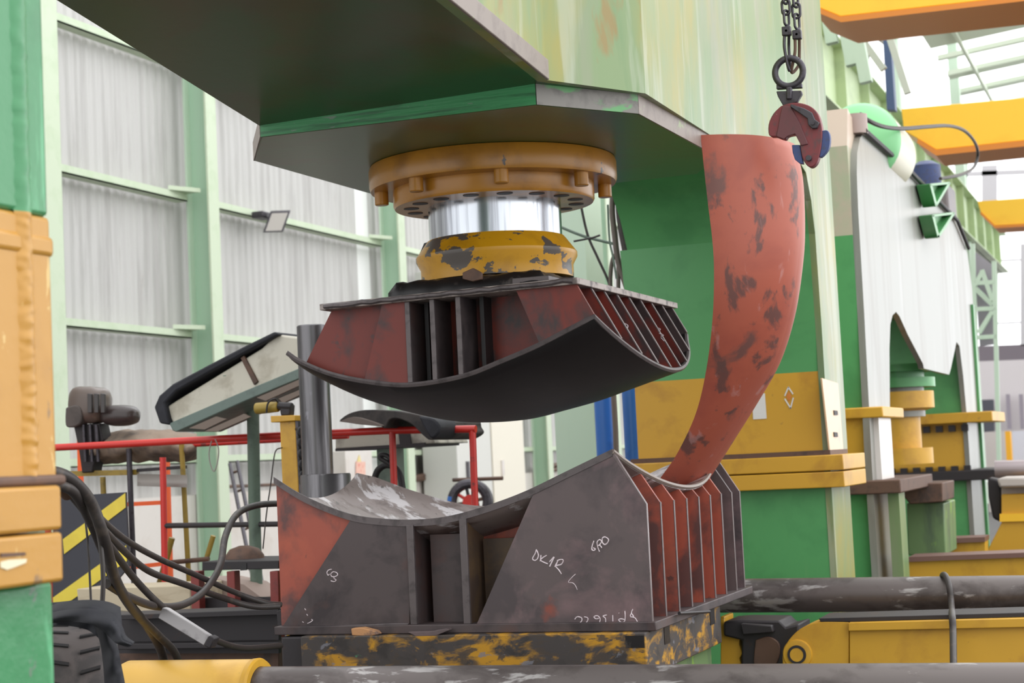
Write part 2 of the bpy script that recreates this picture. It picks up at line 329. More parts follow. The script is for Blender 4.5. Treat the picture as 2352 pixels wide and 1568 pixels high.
# yellow cover on the flank, coloured cream and pink to imitate glare
pf = at(1903, 870, 'X', XF+.006)
build(MB().slab([(1884, 868), (1921, 880), (1934, 1044), (1903, 1044)], 'X', XF, .012), 'flank_cover_plate', plain('pinkish_cream_glare', (226, 190, 150), .35, dirt=(220, 150, 140), sc=9, thr=.5, amt=.6), press, 'strip of switches low on the flank, with cream glare in its colour', bev=.003)
for y in (948, 998):
    build(MB().slab([(1914, y-6), (1922, y-5), (1923, y+5), (1915, y+5)], 'X', XF+.012, .006), 'flank_switch', DARK, press)
# stickers on the column
build(MB().slab([(1728, 905), (1757, 903), (1761, 961), (1730, 963)], 'Y', 10.958, -.003), 'paper_notice', WHITEP, press, 'white paper notice on the yellow shaft')
def outline(mb, pts, w, a, v, th, closed=True):
    k = len(pts)
    for i in range(k if closed else k-1):
        p, q = Vector((*pts[i], 0)), Vector((*pts[(i+1) % k], 0)); d = (q-p).normalized(); nn = Vector((-d.y, d.x, 0))*w/2; d = d*w/3
        mb.slab([((p-d)+nn)[:2], ((q+d)+nn)[:2], ((q+d)-nn)[:2], ((p-d)-nn)[:2]], a, v, th)
    return mb
dm = MB(); outline(dm, [(1803, 908), (1811, 889), (1821, 904)], 3, 'Y', 10.958, -.003, False); outline(dm, [(1803, 916), (1816, 937), (1822, 914)], 3, 'Y', 10.958, -.003, False)
build(dm, 'diamond_sticker', WHITEP, press, 'white diamond-shaped mark on the yellow shaft')
build(MB().slab([(1806, 910), (1812, 899), (1818, 910), (1812, 922)], 'Y', 10.958, -.003), 'diamond_centre', plain('orange_sticker', (214, 128, 50), .5), press, 'small orange centre of the diamond mark')
# front column (seen along the left edge of the photo)
fcx = -2.13
zt_ = at(74, 491, 'X', fcx).z; zb1 = at(80, 1105, 'X', fcx).z; zb2 = at(147, 1340, 'X', -2.03).z
fc = MB().box((-3.5, 2.3, zt_), (fcx, 3.0, 3.75)); build(fc, 'front_column_upper_shaft', FRG, press, 'glossy green upper shaft of the front column', bev=.01)
fc = MB().box((-3.5, 2.3, zb1), (fcx, 3.005, zt_)); build(fc, 'front_column_yellow_shaft', FRY, press, 'yellow middle of the front column', bev=.01)
build(MB().box((-3.45, 2.3, 0), (-2.13, 2.978, zb2)), 'front_column_lower_shaft', FRG, press, 'chipped green foot of the front column', bev=.01)
mid = (zb1+zb2)/2
for z0, z1 in ((zb2, mid-.002), (mid+.002, zb1-.01)):
    build(MB().box((-3.6, 2.2, z0), (-2.08, at(145, 1225, 'X', -2.08).y, z1)), 'front_column_collar', FRY, press, 'thick yellow collar block of the front column', bev=.008)
build(MB().prism([(-3.55, 2.2, zb1-.01), (-2.115, 2.2, zb1-.01), (-2.115, 3.015, zb1-.01), (-3.55, 3.015, zb1-.01)], (0, 0, .022)), 'collar_weld', RUST, press, bev=.008)
rg = MB()
def ridge(u, v):
    z = 2.0+(u)*1.8
    return (fcx+.002+.022*math.sin(3.14159*v)+.006*noise.noise(Vector((z*30, v*3, 1))), 2.86+.075*v+.004*noise.noise(Vector((z*20, 5, v))), z)
for z0, z1, mt in ((zb1, zt_, FRY), (zt_, 3.75, FRG)):
    b_ = MB().grid(lambda u, v: (fcx-.002+.012*math.sin(3.14159*v)+.004*noise.noise(Vector(((z0+u*(z1-z0))*60, v*3, 1))), 2.885+.06*v, z0+u*(z1-z0)), 160, 6)
    build(b_, 'weld_bead', mt, press, ang=80)
build(MB().box((-3.5, 2.3, zt_-.085), (fcx+.005, 3.012, zt_-.04)), 'column_bump', FRY, press, bev=.012)

# ------------------------------------------------------------------ ram
RX, RY = -3.05, 7.97
def ring(name, prof, m_, label=None, n=72, **k): return build(MB().lathe((RX, RY, 0), prof, n=n), name, m_, press, label, **k)
ufl = ring('cylinder_flange', [(0, 3.118), (.605, 3.118), (.612, 3.10), (.612, 3.02), (.605, 3.0), (0, 3.0)], YELP, 'wide ochre flange under the head plate', ang=30)
lfl = ring('lower_flange', [(0, 3.0), (.497, 3.0), (.497, 2.925), (.49, 2.912), (0, 2.912)], YELP, 'smaller ochre flange with bolt holes', ang=30)
for k in range(8):
    a = k*math.pi/4-1.204+.07
    c = Vector((RX+.553*math.cos(a), RY+.553*math.sin(a), 2.936))
    build(MB().lathe(c, [(0, 0), (.030, 0), (.034, .004), (.034, .066), (0, .066)], n=20), 'flange_bolt', YELP, ufl)
for k in range(16):
    a = k*math.pi/8+.1
    build(MB().lathe((RX+.41*math.cos(a), RY+.41*math.sin(a), 2.9095), [(0, 0), (.038, 0), (.038, .004), (0, .004)], n=18), 'bolt_hole', DARK, lfl)
ring('piston_rod', [(0, 2.915), (.328, 2.915), (.328, 2.70), (0, 2.70)], CHROME, 'polished steel piston rod', n=96)
ring('ram_collar', [(0, 2.745), (.338, 2.745), (.35, 2.73), (.398, 2.665), (.398, 2.645), (.376, 2.605), (.376, 2.54), (0, 2.54)], YELC, 'chipped yellow collar clamping the upper die', ang=30)

# ------------------------------------------------------------------ die maths
def bisect(f, a, b):
    fa = f(a)
    for _ in range(40):
        c = (a+b)/2
        if (f(c) > 0) == (fa > 0): a = c
        else: b = c
    return (a+b)/2
class Bowl:
    def __init__(s, Y0, px, xl, ybl, ybr, xr_b, D0, D1, A, B):
        s.Y0, s.xl, s.ybl, s.ybr, s.xr = Y0, xl, ybl, ybr, xr_b
        s.tab = sorted((p.x, p.z) for p in (at(x, y, 'Y', Y0) for x, y in px))
        s.sl = spline([(x, 0, z) for x, z in s.tab], 6); s.tab = [(p.x, p.z) for p in s.sl]
        s.D0, s.D1, s.A, s.B = D0, D1, A, B       # A, B: two (x, z) points of the slanted right face
    def yb(s, x): return s.ybl+(s.ybr-s.ybl)*max(0, min(1.2, (x-s.xl)/(s.xr-s.xl)))**.5
    def xb(s, y): return s.xl+(s.xr-s.xl)*max(0, (y-s.ybl)/(s.ybr-s.ybl))**2
    def z(s, x, y):
        v = (y-s.Y0)/(s.yb(x)-s.Y0); u = (x-s.xl)/(s.xr-s.xl); v = min(max(v, 0), 1)
        return interp(s.tab, x)-(s.D0+(s.D1-s.D0)*u)*(4*v*(1-v))**.85
    def xe(s, y):
        (ax, az), (bx, bz) = s.A, s.B; k = (bz-az)/(bx-ax)
        return bisect(lambda x: s.z(x, y)-(az+(x-ax)*k), ax-.25, bx+.35)
    def surf(s, u, v, dz=0):
        y0 = s.Y0+v*(s.ybr-s.Y0); xe = s.xe(y0)
        x = s.xl+u*(xe-s.xl); y = s.Y0+v*(s.yb(x)-s.Y0); 
        return Vector((x, y, s.z(x, y)+dz))

# ================================================================== lower die
Y0 = 7.411; zb = .925
Xr = -2.19; zc = 1.438; Xe, zt = -2.329, 1.674; xl = -4.03
low = Bowl(Y0, [(630, 1096), (700, 1139), (800, 1179), (880, 1191), (950, 1193), (1020, 1187), (1100, 1167), (1200, 1131), (1300, 1083), (1407, 1031)], xl, 8.316, 9.21, Xr, .115, .235, (Xe, zt+.012), (Xr, zc+.012))
ld = thing('lower_forming_die', 'dark ribbed steel lower die with dished top and chalk writing, on the worn yellow bolster', 'forming die', (-3.1, 8.2, .88))
build(MB().grid(lambda u, v: low.surf(u, v), 40, 28, .024, (0, 0, -1)), 'dished_plate', SHELLL, ld, 'dished top plate scuffed silver', ang=60)
pr_ = [low.surf(k/50, 0) for k in range(51)]; rm = MB()
n_ = len(pr_); rm.add([p+Vector((0, -.004, .001)) for p in pr_]+[p+Vector((0, -.004, -.03)) for p in pr_]+[p+Vector((0, .002, .001)) for p in pr_]+[p+Vector((0, .002, -.03)) for p in pr_],
       [(i, i+1, i+1+n_, i+n_) for i in range(n_-1)]+[(i+2*n_, i+3*n_, i+1+3*n_, i+1+2*n_) for i in range(n_-1)]+[(i, i+2*n_, i+1+2*n_, i+1) for i in range(n_-1)]+[(i+n_, i+1+n_, i+1+3*n_, i+3*n_) for i in range(n_-1)])
build(rm, 'plate_rim', EDGE, ld, 'grey cut front rim of the dished plate')
r2 = [low.surf(1, k/28, -.010) for k in range(29)]
build(MB().tube(r2, .0115, 6), 'plate_rim', plain('pale_rim', (134, 122, 114), .5, .2), ld, 'pale right rim of the dished plate')
sp = (9.226-Y0)/8
TH = .024
def rib(mb, y, x0, x1, th=.018, chamf=True, zbot=zb, bowl=low):
    n = 26; pts = []
    if chamf:
        xe = bowl.xe(y); pts = [(x0, y, zbot), (Xr, y, zbot), (Xr, y, zc)]
        if xe < Xr-.003: pts.append((xe, y, bowl.z(xe, y)-TH))
        else: pts[-1] = (Xr, y, bowl.z(Xr, y)-TH)
        x1 = min(xe, Xr)
    else: pts = [(x0, y, zbot), (x1, y, zbot), (x1, y, bowl.z(x1, y)-TH)]
    for k in range(1, n+1):
        x = x1+(x0-x1)*k/n; pts.append((x, y, bowl.z(x, y)-TH))
    return mb.prism(pts, (0, th, 0))
for k in range(1, 9):
    y = Y0+sp*k
    x0 = xl if y < 8.30 else low.xb(y)+.01
    x0 = min(x0, Xr-.3)
    if k == 8: y = 9.18; x0 = -2.6
    rbp = build(rib(MB(), y, x0, 0), 'rib_plate', PRIM if k < 7 else SCALE, ld, 'red primed rib plate' if k < 7 else None)
    xe = min(low.xe(y), Xr); e = MB(); yy = y-.001
    top = (xe, yy, low.z(xe, yy)-TH)
    e.prism([(Xr, yy, zb), (Xr+.003, yy, zb), (Xr+.003, yy, min(zc, top[2])), (Xr, yy, min(zc, top[2]))], (0, .02, 0))
    build(e, 'rib_edge', EDGEL, rbp, 'bright cut edge of a rib')
# front plates
dgl = lambda x, y: at(x, y, 'Y', Y0)
def front(pts_bottom, xa, xb, mt, nm, lab):
    n = 22; P = [Vector(p) for p in pts_bottom]
    for k in range(n+1):
        x = xb+(xa-xb)*k/n; P.append(Vector((x, Y0, low.z(x, Y0)-TH)))
    return build(MB().prism(P, (0, .02, 0)), nm, mt, ld, lab)
a = dgl(650, 1440); b = dgl(941, 1440); c = dgl(806, 1193); d = dgl(941, 1204)
ol = MB(); P = [Vector((dgl(642, 1440).x, Y0+.021, zb)), Vector((b.x, Y0+.021, zb))]
for k in range(23):
    x = b.x+(xl-b.x)*k/22; P.append(Vector((x, Y0+.021, low.z(x, Y0)-TH)))
build(ol.prism(P, (0, .02, 0)), 'end_plate', PRIM, ld, 'orange-red primed plate showing at the left end')
fpl = front([(a.x, Y0, zb), (b.x, Y0, zb)], c.x, d.x, SCALED, 'front_plate', 'brown-black front plate with a slanted left edge')
a = dgl(1096, 1440); b = dgl(1226, 1134)
fpr = front([(a.x, Y0, zb), (Xr, Y0, zb), (Xr, Y0, zc)], b.x, Xe+.008, SCALE, 'front_plate', 'mottled front plate bearing the chalk writing')
build(MB().prism([(Xr, Y0-.001, zb), (Xr+.004, Y0-.001, zb), (Xr+.004, Y0-.001, zc), (Xe+.004, Y0-.001, zt-.004), (Xe, Y0-.001, zt-.02), (Xr, Y0-.001, zc)], (0, .022, 0)), 'rib_edge', EDGEL, ld)
for x_ in (939, 1061):
    p = dgl(x_, 1300); w = .034
    build(MB().box((p.x, Y0-.012, zb), (p.x+w, Y0+.006, low.z(p.x, Y0)-TH)), 'stiffener_face', EDGE, ld, 'grey cut face of a vertical stiffener', bev=.002)
    build(MB().box((p.x+.004, Y0, zb), (p.x+.024, Y0+sp, low.z(p.x, Y0)-TH-.02)), 'stiffener', SCALED if x_ < 1000 else PRIMY, ld)
p = dgl(971, 1300); q = dgl(1062, 1300)
build(MB().box((p.x, Y0+.10, zb), (q.x, Y0+.118, 1.33)), 'recess_plate', SCALED, ld, 'set-back plate between the stiffeners')
p = dgl(1090, 1300); q = dgl(1215, 1300)
build(MB().box((p.x-.02, Y0+.17, zb), (q.x+.1, Y0+.19, 1.30)), 'recess_plate', PRIMY, ld, 'set-back plate stained ochre')
build(MB().box((-4.045, 7.385, .885), (-2.165, 9.27, zb)), 'base_plate', SCALED, ld, 'dark base plate', bev=.004)
build(MB().tube([at(x, y, 'Y', 7.40) for x, y in ((1100, 1441), (1200, 1439), (1350, 1437), (1480, 1434))], .006, 6), 'weld_bead', DARK, ld)
build(MB().tube([at(x, y, 'Y', 7.40) for x, y in ((720, 1441), (800, 1438), (900, 1434), (938, 1434))], .006, 6), 'weld_bead', EDGE, ld)
# chalk writing
def chalk(strokes, ax, v, w, parent, lab, ntr=None):
    mb = MB()
    for st in strokes:
        P = [at(x, y, ax, v) for x, y in st]
        if len(P) > 2: P = spline(P, 4)
        off = Vector((0, -1, 0)) if ax == 'Y' else Vector((1, 0, 0))
        mb.tube(P, [w*1.35*(.75+.35*random.random()) for _ in P], 5)
    build(mb, 'chalk_marking', CHALK, parent, lab)
def z1(pts, X0=1200, Y0_=1200, s=6.273): return [(X0+x/s, Y0_+y/s) for x, y in pts]
cy = Y0-.0005
chalk([z1([(200, 385), (185, 440), (145, 515), (175, 545), (215, 520), (230, 460), (200, 385)]), z1([(265, 465), (262, 520), (255, 555)]), z1([(352, 470), (300, 500), (262, 540), (310, 570), (365, 592)]),
       z1([(390, 565), (420, 530), (455, 495), (425, 560), (392, 630)]), z1([(510, 545), (490, 590), (465, 635)]), z1([(500, 545), (560, 528), (588, 545), (560, 600), (480, 625), (525, 680), (562, 738)])], 'Y', cy, .0022, fpr, 'chalk letters DK1R')
chalk([z1([(1030, 260), (1005, 330), (1000, 385), (1030, 400), (1050, 380), (1020, 360)]), z1([(1110, 415), (1085, 350), (1075, 280), (1110, 245), (1140, 270), (1110, 320), (1085, 330)]), z1([(1085, 330), (1120, 330), (1145, 362)]),
       z1([(1150, 220), (1190, 205), (1240, 240), (1225, 290), (1185, 315), (1150, 280), (1150, 220)])], 'Y', cy, .0022, fpr, 'chalk number 680')
chalk([z1([(765, 740), (715, 785), (660, 855), (720, 865), (760, 900), (790, 965)])], 'Y', cy, .0013, fpr, 'small chalk tick')
chalk([z1([(1590, 1245), (1570, 1300), (1600, 1350), (1560, 1360)]), z1([(1570, 1300), (1555, 1350), (1620, 1370), (1655, 1425)]), z1([(1475, 1270), (1480, 1350), (1470, 1420), (1420, 1430), (1385, 1400), (1420, 1385), (1470, 1395)]), z1([(1388, 1300), (1394, 1302)]),
       z1([(1300, 1330), (1302, 1420)]), z1([(1215, 1330), (1160, 1345), (1195, 1375), (1200, 1430)]), z1([(1110, 1440), (1120, 1380), (1080, 1340), (1030, 1355), (1060, 1385), (1110, 1375)]), z1([(890, 1355), (940, 1370), (940, 1410), (915, 1440)]), z1([(755, 1390), (790, 1355), (850, 1370), (855, 1410), (830, 1440)])], 'Y', cy, .0018, fpr, 'upside-down chalk characters near the bottom edge')
def z2(pts): return z1(pts, 640, 1280, 8.709)
chalk([z2([(1065, 235), (1000, 250), (965, 300), (990, 355), (1015, 330)]), z2([(1040, 330), (1090, 285), (1165, 305), (1175, 355), (1110, 385), (1060, 375), (1040, 330)]), z2([(1110, 385), (1110, 420), (1150, 450), (1110, 480), (1045, 465)])], 'Y', cy, .0018, fpl, 'chalk number 603')
chalk([z2([(520, 1020), (545, 1050)]), z2([(560, 1130), (580, 1160)]), z2([(475, 1280), (500, 1300)]), z2([(655, 1235), (680, 1255), (620, 1300), (575, 1315)])], 'Y', cy, .0014, fpl, 'faint chalk specks')

# ------------------------------------------------------------------ things lying on the die edge
single(MB().slab([(806, 1443), (830, 1441), (862, 1449), (868, 1457), (840, 1461), (808, 1459)], 'Y', 7.34, .05), 'wood_shim', plain('splintered_wood', (190, 140, 96), .8, dirt=(96, 84, 84), sc=22, thr=.5, amt=.8), 'splintered pale wood shim squeezed under the lower die', 'shim', bev=.004)
single(MB().slab([(936, 1451), (985, 1450), (1026, 1443), (1031, 1447), (1000, 1460), (955, 1461)], 'Y', 7.33, .045), 'steel_shim', SCALE, 'thin dark steel shim sticking out below the die stiffeners', 'shim', bev=.002)
single(MB().tube([at(1560, 1408, 'X', -2.14), at(1629, 1404, 'X', -2.14)], .008, 8), 'welding_rod', DARK, 'short dark rod lying along the die base beside the ribs', 'rod')

# ================================================================== upper die
Yu = 7.43
A = (-2.465, 2.432); B = (-2.39, 2.295)
upp = Bowl(Yu, [(660, 805), (689, 824), (760, 853), (847, 871), (943, 878), (1062, 858), (1148, 825), (1230, 790), (1300, 754), (1364, 721)], -3.941, 8.35, 9.04, -2.27, .09, .27, A, B)
ud = thing('upper_forming_die', 'dark steel upper die with bulging black underside, hanging from the ram', 'forming die', (-3.1, 8.2, 2.0))
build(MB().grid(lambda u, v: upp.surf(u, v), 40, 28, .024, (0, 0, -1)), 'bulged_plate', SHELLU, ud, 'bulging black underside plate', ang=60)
rim = []
for k in range(41): rim.append(upp.surf(k/40, 0, -.012))
for k in range(1, 29): rim.append(upp.surf(1, k/28, -.012))
build(MB().tube(rim, .0125, 6), 'plate_rim', EDGE, ud, 'grey cut rim of the bulging plate')
ztop = lambda x: 2.412+(x+3.727)/1.26*.022
tp = [(-3.745, Yu-.03), (-2.45, Yu-.03), (-2.45, 9.1), (-3.1, 9.1), (-3.745, 8.5)]
build(MB().add([(x, y, ztop(x)) for x, y in tp]+[(x, y, ztop(x)+.03) for x, y in tp], [tuple(range(5)), (9, 8, 7, 6, 5)]+[(i, i+5, (i+1) % 5+5, (i+1) % 5) for i in range(5)]), 'top_plate', plain('spattered_grey_plate', (164, 152, 146), .55, .1, dirt=(84, 76, 74), sc=(14, 14, 14), thr=.48, amt=.9, bump=20), ud, 'grey top plate with ragged welds', bev=.003)
build(MB().tube([(-3.72+k*.05, Yu-.034+.004*math.sin(k*2.1), ztop(-3.72+k*.05)+.015+.01*noise.noise(Vector((k*.9, 0, 0)))) for k in range(26)], [.011+.006*abs(noise.noise(Vector((k*1.3, 2, 0)))) for k in range(26)], 7), 'weld_bead', EDGE, ud)
def urib(mb, y, x0, x1, th=.016, right=True):
    n = 26
    if right:
        xe = upp.xe(y); P = [(A[0], y, ztop(A[0])), (x0, y, ztop(x0))]
        x1 = xe
    else: P = [(x1, y, ztop(x1)), (x0, y, ztop(x0))]
    xs = x0 if x0 > -3.70 else -3.90
    for k in range(n+1):
        x = xs+(x1-xs)*k/n; P.append((x, y, upp.z(x, y)))
    return mb.prism(P, (0, th, 0))
su = (9.02-Yu)/8
for k in range(1, 9):
    y = Yu+su*k
    x0 = -3.73 if y < 8.33 else max(-3.73, upp.xb(y)+.02)
    x0 = min(x0, -2.75)
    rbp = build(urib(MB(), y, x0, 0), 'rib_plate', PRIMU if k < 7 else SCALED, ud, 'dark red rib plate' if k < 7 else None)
    xe = upp.xe(y); e = MB(); p = Vector((A[0], y-.002, ztop(A[0])-.002)); q = Vector((xe, y-.002, upp.z(xe, y))); nn = Vector((.0045, 0, .0025))
    build(e.prism([p, q, q+nn, p+nn], (0, .02, 0)), 'rib_edge', EDGEL, rbp, 'bright cut edge of a rib')
def ufront(xa_t, xb_t, xa_b, xb_b, mt, lab, y=Yu, nm='front_plate', th=.018):
    P = [(xb_t, y, ztop(xb_t)), (xa_t, y, ztop(xa_t))]; n = 16
    for k in range(n+1):
        x = xa_b+(xb_b-xa_b)*k/n; P.append((x, y, upp.z(x, y)))
    return build(MB().prism(P, (0, th, 0)), nm, mt, ud, lab)
ux = lambda x, y: at(x, y, 'Y', Yu).x
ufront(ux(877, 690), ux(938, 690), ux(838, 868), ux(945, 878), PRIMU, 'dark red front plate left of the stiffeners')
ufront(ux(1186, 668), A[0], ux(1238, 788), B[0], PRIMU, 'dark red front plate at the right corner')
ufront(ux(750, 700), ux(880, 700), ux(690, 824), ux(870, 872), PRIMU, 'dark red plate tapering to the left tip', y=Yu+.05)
for x0 in (934, 991, 1051):
    p = ux(x0, 780); zz = lambda x: upp.z(x, Yu)
    build(MB().box((p, Yu-.008, zz(p)-.002), (p+.024, Yu+.006, ztop(p))), 'stiffener_face', EDGE, ud, 'grey cut face of a vertical stiffener', bev=.002)
    build(MB().box((p+.004, Yu, zz(p)-.01), (p+.022, Yu+su, ztop(p))), 'stiffener', SCALED, ud)
for x0 in (958, 1030, 1087):
    p = ux(x0, 780); build(MB().box((p, Yu+.10, upp.z(p, Yu+.1)), (p+.02, Yu+su, ztop(p))), 'inner_stiffener', SHELLU, ud)
chalk([[(1435, 743), (1442, 747), (1440, 756)], [(1438, 757), (1443, 765), (1436, 762)], [(1443, 768), (1452, 775), (1446, 778)]], 'Y', Yu+su*3-.001, .002, ud, 'chalk digits on the ribs')
chalk([[(1509, 752), (1517, 756), (1512, 760)], [(1514, 765), (1524, 770), (1518, 772)], [(1518, 775), (1526, 783)]], 'Y', Yu+su*5-.001, .002, ud, 'chalk digits on a far rib')
# greasy clamp plate between collar and die
gp = MB()
def gtop(u, v):
    x = -3.43+u*.78; y = 7.5+v*.95; e = min(u, 1-u, v, 1-v)
    return (x+.012*noise.noise(Vector((u*9, v*9, 3))), y+.012*noise.noise(Vector((u*7, v*7, 8))), 2.475+min(.055, e*1.4)+.012*noise.noise(Vector((u*14, v*14, 0))))
gp.grid(gtop, 30, 30, .04, (0, 0, -1))
build(gp, 'clamp_plate', GREASE, ud, 'black greasy clamp plate with weld spatter', ang=80)
build(MB().box((-2.80, 7.50, 2.465), (-2.62, 7.75, 2.495)), 'packing_plate', EDGE, ud, bev=.003)
build(MB().prism([at(x, y, 'Y', 7.475) for x, y in ((1062, 640), (1062, 626), (1086, 615), (1106, 626), (1106, 641), (1085, 646))], (0, .02, 0)), 'clamp_nut', RUST, ud, 'brown hexagonal clamp nut', bev=.003)
build(MB().prism([at(x, y, 'Y', 7.93) for x, y in ((959, 592), (974, 558), (982, 556), (969, 598), (978, 634), (971, 634))], (0, .05, 0)), 'collar_strap', GREASE, ud, bev=.002)

# ================================================================== bolster under the lower die
bo = thing('die_bolster', 'chipped yellow and black steel bolster block carrying the lower die', 'bolster', (-3.1, 8.2, 0))
yb_ = 7.33; zt2 = .884
p0 = at(690, 1470, 'Y', yb_); p1 = at(1483, 1470, 'Y', yb_); zs = at(1483, 1524, 'Y', yb_).z
yk = at(1657, 1447, 'X', p1.x).y
build(MB().box((p0.x, yb_, zs-.06), (p1.x, yk, zt2)), 'bolster_slab', BOL, bo, 'scraped slab with remains of yellow paint', bev=.006)
build(MB().box((p0.x+.02, yb_+.06, 0), (p1.x-.05, yk-.03, zs)), 'bolster_body', BOLG, bo, 'dirty light green body under the slab', bev=.006)
build(MB().box((at(645, 1470, 'Y', yb_+.05).x, yb_+.05, .45), (p0.x+.01, 8.4, at(650, 1462, 'Y', yb_+.05).z)), 'bolster_step', DARK, bo, 'dark step at the left end', bev=.01)
for x, w_ in ((1437, 40),):
    q = at(x, 1470, 'Y', yb_)
    build(MB().box((q.x, yb_-.003, .82), (q.x+.085, yb_+.003, .872)), 'slot_opening', GREASE, bo, 'black slot opening in the front')
for ya in (7.62, 8.45):
    build(MB().box((p1.x-.003, ya, .80), (p1.x+.003, ya+.09, .875)), 'slot_opening', GREASE, bo, 'black slot opening in the side')
# ================================================================== steel post behind the die
Yp = 8.95
c = at(731, 1100, 'Y', Yp); zc1 = at(750, 1088, 'Y', Yp-.1).z; ztp = at(705, 750, 'Y', Yp).z
po = thing('guide_post', 'scuffed round steel post with a thick collar standing behind the dished die', 'post', (c.x, Yp, 0))
rp = 37.5/4000*(Yp*1.06)
build(MB().lathe((c.x, Yp, 0), [(0, .9), (rp, .9), (rp, ztp), (rp-.006, ztp+.006), (0, ztp+.006)], n=56), 'post_shaft', STEEL, po)
cc = at(752, 1110, 'Y', Yp)
build(MB().lathe((cc.x, Yp-.02, 0), [(0, 0), (rp*1.62, 0), (rp*1.62, zc1-.01), (rp*1.56, zc1), (0, zc1)], n=56), 'post_collar', STEEL, po, 'thick steel collar around the foot of the post')

# ================================================================== salmon petal plate and its lifting tackle
Lf = [(310, 1609), (450, 1624), (560, 1637), (640, 1640), (740, 1636), (850, 1622), (950, 1598), (1040, 1556), (1090, 1522), (1120, 1500)]
Rt = [(332, 1822), (380, 1836), (430, 1843), (520, 1846), (600, 1842), (720, 1824), (830, 1790), (920, 1740), (1000, 1690), (1060, 1652), (1140, 1600)]
rs = lambda T: [(p.x, p.y) for p in spline([(a_, b_, 0) for a_, b_ in T], 6)]
Lf, Rt = rs(Lf), rs(Rt)
def petal(u, v):
    yl = 310+v*(1124-310); yr = 332+v*(1146-332)
    s_ = math.sin(u*1.5708)**1.0
    x = interp(Lf, yl)+(interp(Rt, yr)-interp(Lf, yl))*s_
    y = yl+(yr-yl)*u**1.6-5*math.sin(3.14159*min(1, u*1.3))*(1-v)
    return at(x, y, 'Y', 8.15+.48*v*v+.30*(1-math.cos(u*1.5708))-.10*math.sin(3.14159*v))
single(MB().grid(petal, 24, 44, .016, (.25, .95, 0)), 'petal_plate', PETAL, 'curved salmon-red steel petal plate hanging upright from the clamp', 'steel plate', ang=60)
YC = 8.02
cl = thing('plate_clamp', 'worn crimson lifting clamp with blue jaw gripping the corner of the salmon plate', 'lifting clamp', tuple(at(1860, 385, 'Y', YC)))
def zc_(pts): return [(1740+x/5.6, 120+y/5.6) for x, y in pts]
def sp2d(pts, n=4): return [(p.x, p.y) for p in spline([(x, y, 0) for x, y in pts], n)][:-1]
body = sp2d([(300, 690), (200, 790), (140, 930), (150, 1070), (235, 1085), (300, 1110), (355, 1120), (385, 1080), (480, 1060), (530, 1100), (545, 1180), (560, 1290), (585, 1380), (640, 1460), (700, 1475), (760, 1420), (800, 1300), (825, 1150), (830, 1000), (810, 890), (770, 780), (690, 700), (570, 655), (430, 650), (300, 690)], 3)
build(MB().slab(zc_(body), 'Y', YC, .05), 'clamp_body', CLRED, cl, 'worn crimson clamp body', bev=.004)
build(MB().slab(zc_([(320, 690), (290, 800), (240, 1080), (340, 1120), (385, 1080), (480, 1050), (560, 1200), (650, 1180), (540, 900), (430, 700)]), 'Y', YC-.008, .008), 'clamp_cheek', plain('dark_crimson_paint', (104, 62, 66), .45, .2, dirt=(80, 62, 64), sc=22), cl, 'raised darker cheek of the clamp', bev=.003)
build(MB().slab(zc_(sp2d([(820, 1010), (900, 1005), (932, 1100), (915, 1230), (850, 1320), (800, 1350), (800, 1290), (822, 1150), (820, 1010)], 3)), 'Y', YC+.01, .035), 'cam_wheel', BLUEC, cl, 'dark blue toothed cam', bev=.003)
build(MB().slab(zc_([(440, 1190), (545, 1190), (560, 1290), (590, 1435), (540, 1430), (480, 1380), (450, 1290)]), 'Y', YC+.012, .03), 'jaw', BLUEC, cl, 'blue lower jaw', bev=.003)
q = at(*zc_([(665, 1365)])[0], 'Y', YC); build(MB().lathe(q, [(0, -.004), (.0135, -.004), (.0135, .02), (0, .02)], (0, -1, 0), 20), 'pivot_pin', IRON, cl, bev=.001)
build(MB().slab(zc_([(425, 665), (600, 720), (700, 775), (735, 860), (790, 900), (765, 975), (700, 980), (650, 930), (640, 850), (480, 740), (420, 700)]), 'Y', YC-.022, .02), 'lock_lever', IRON, cl, 'grey lock lever', bev=.003)
q = at(*zc_([(712, 910)])[0], 'Y', YC-.022); build(MB().lathe(q, [(0, 0), (.009, 0), (.009, .006), (0, .006)], (0, -1, 0), 16), 'lever_pin', IRON, cl)
build(MB().slab(zc_([(238, 500), (560, 490), (572, 530), (530, 600), (510, 640), (430, 665), (330, 690), (300, 640), (260, 570)]), 'Y', YC+.01, .03), 'swivel_block', IRON, cl, 'dark iron swivel block', bev=.004)
build(MB().slab(zc_([(240, 400), (570, 395), (570, 455), (240, 475)]), 'Y', YC+.012, .028), 'swivel_collar', IRON, cl, bev=.004)
build(MB().slab(zc_([(365, 440), (440, 440), (435, 600), (365, 605)]), 'Y', YC-.004, .03), 'swivel_shank', IRON, cl, bev=.006)
qr = at(*zc_([(405, 255)])[0], 'Y', YC+.018); Rr = (172/5.6)/4000*YC*1.07
build(MB().torus(qr, Rr, Rr*.235, (0, 1, .0), 40, 14), 'lifting_eye', IRON, cl, 'round dark lifting eye')
def link(c, L_, W_, r, ax_w):
    """one chain link hanging along z, its flat side along ax_w"""
    c = Vector(c); w = Vector(ax_w); P = []
    h = L_/2-W_/2
    for i in range(24):
        a_ = 6.28318*i/24; P.append(c+w*(W_/2*math.cos(a_))+Vector((0, 0, (h if math.sin(a_) >= 0 else -h)+W_/2*math.sin(a_))))
    P.append(P[0]); return MB().tube(P, r, 8, False)
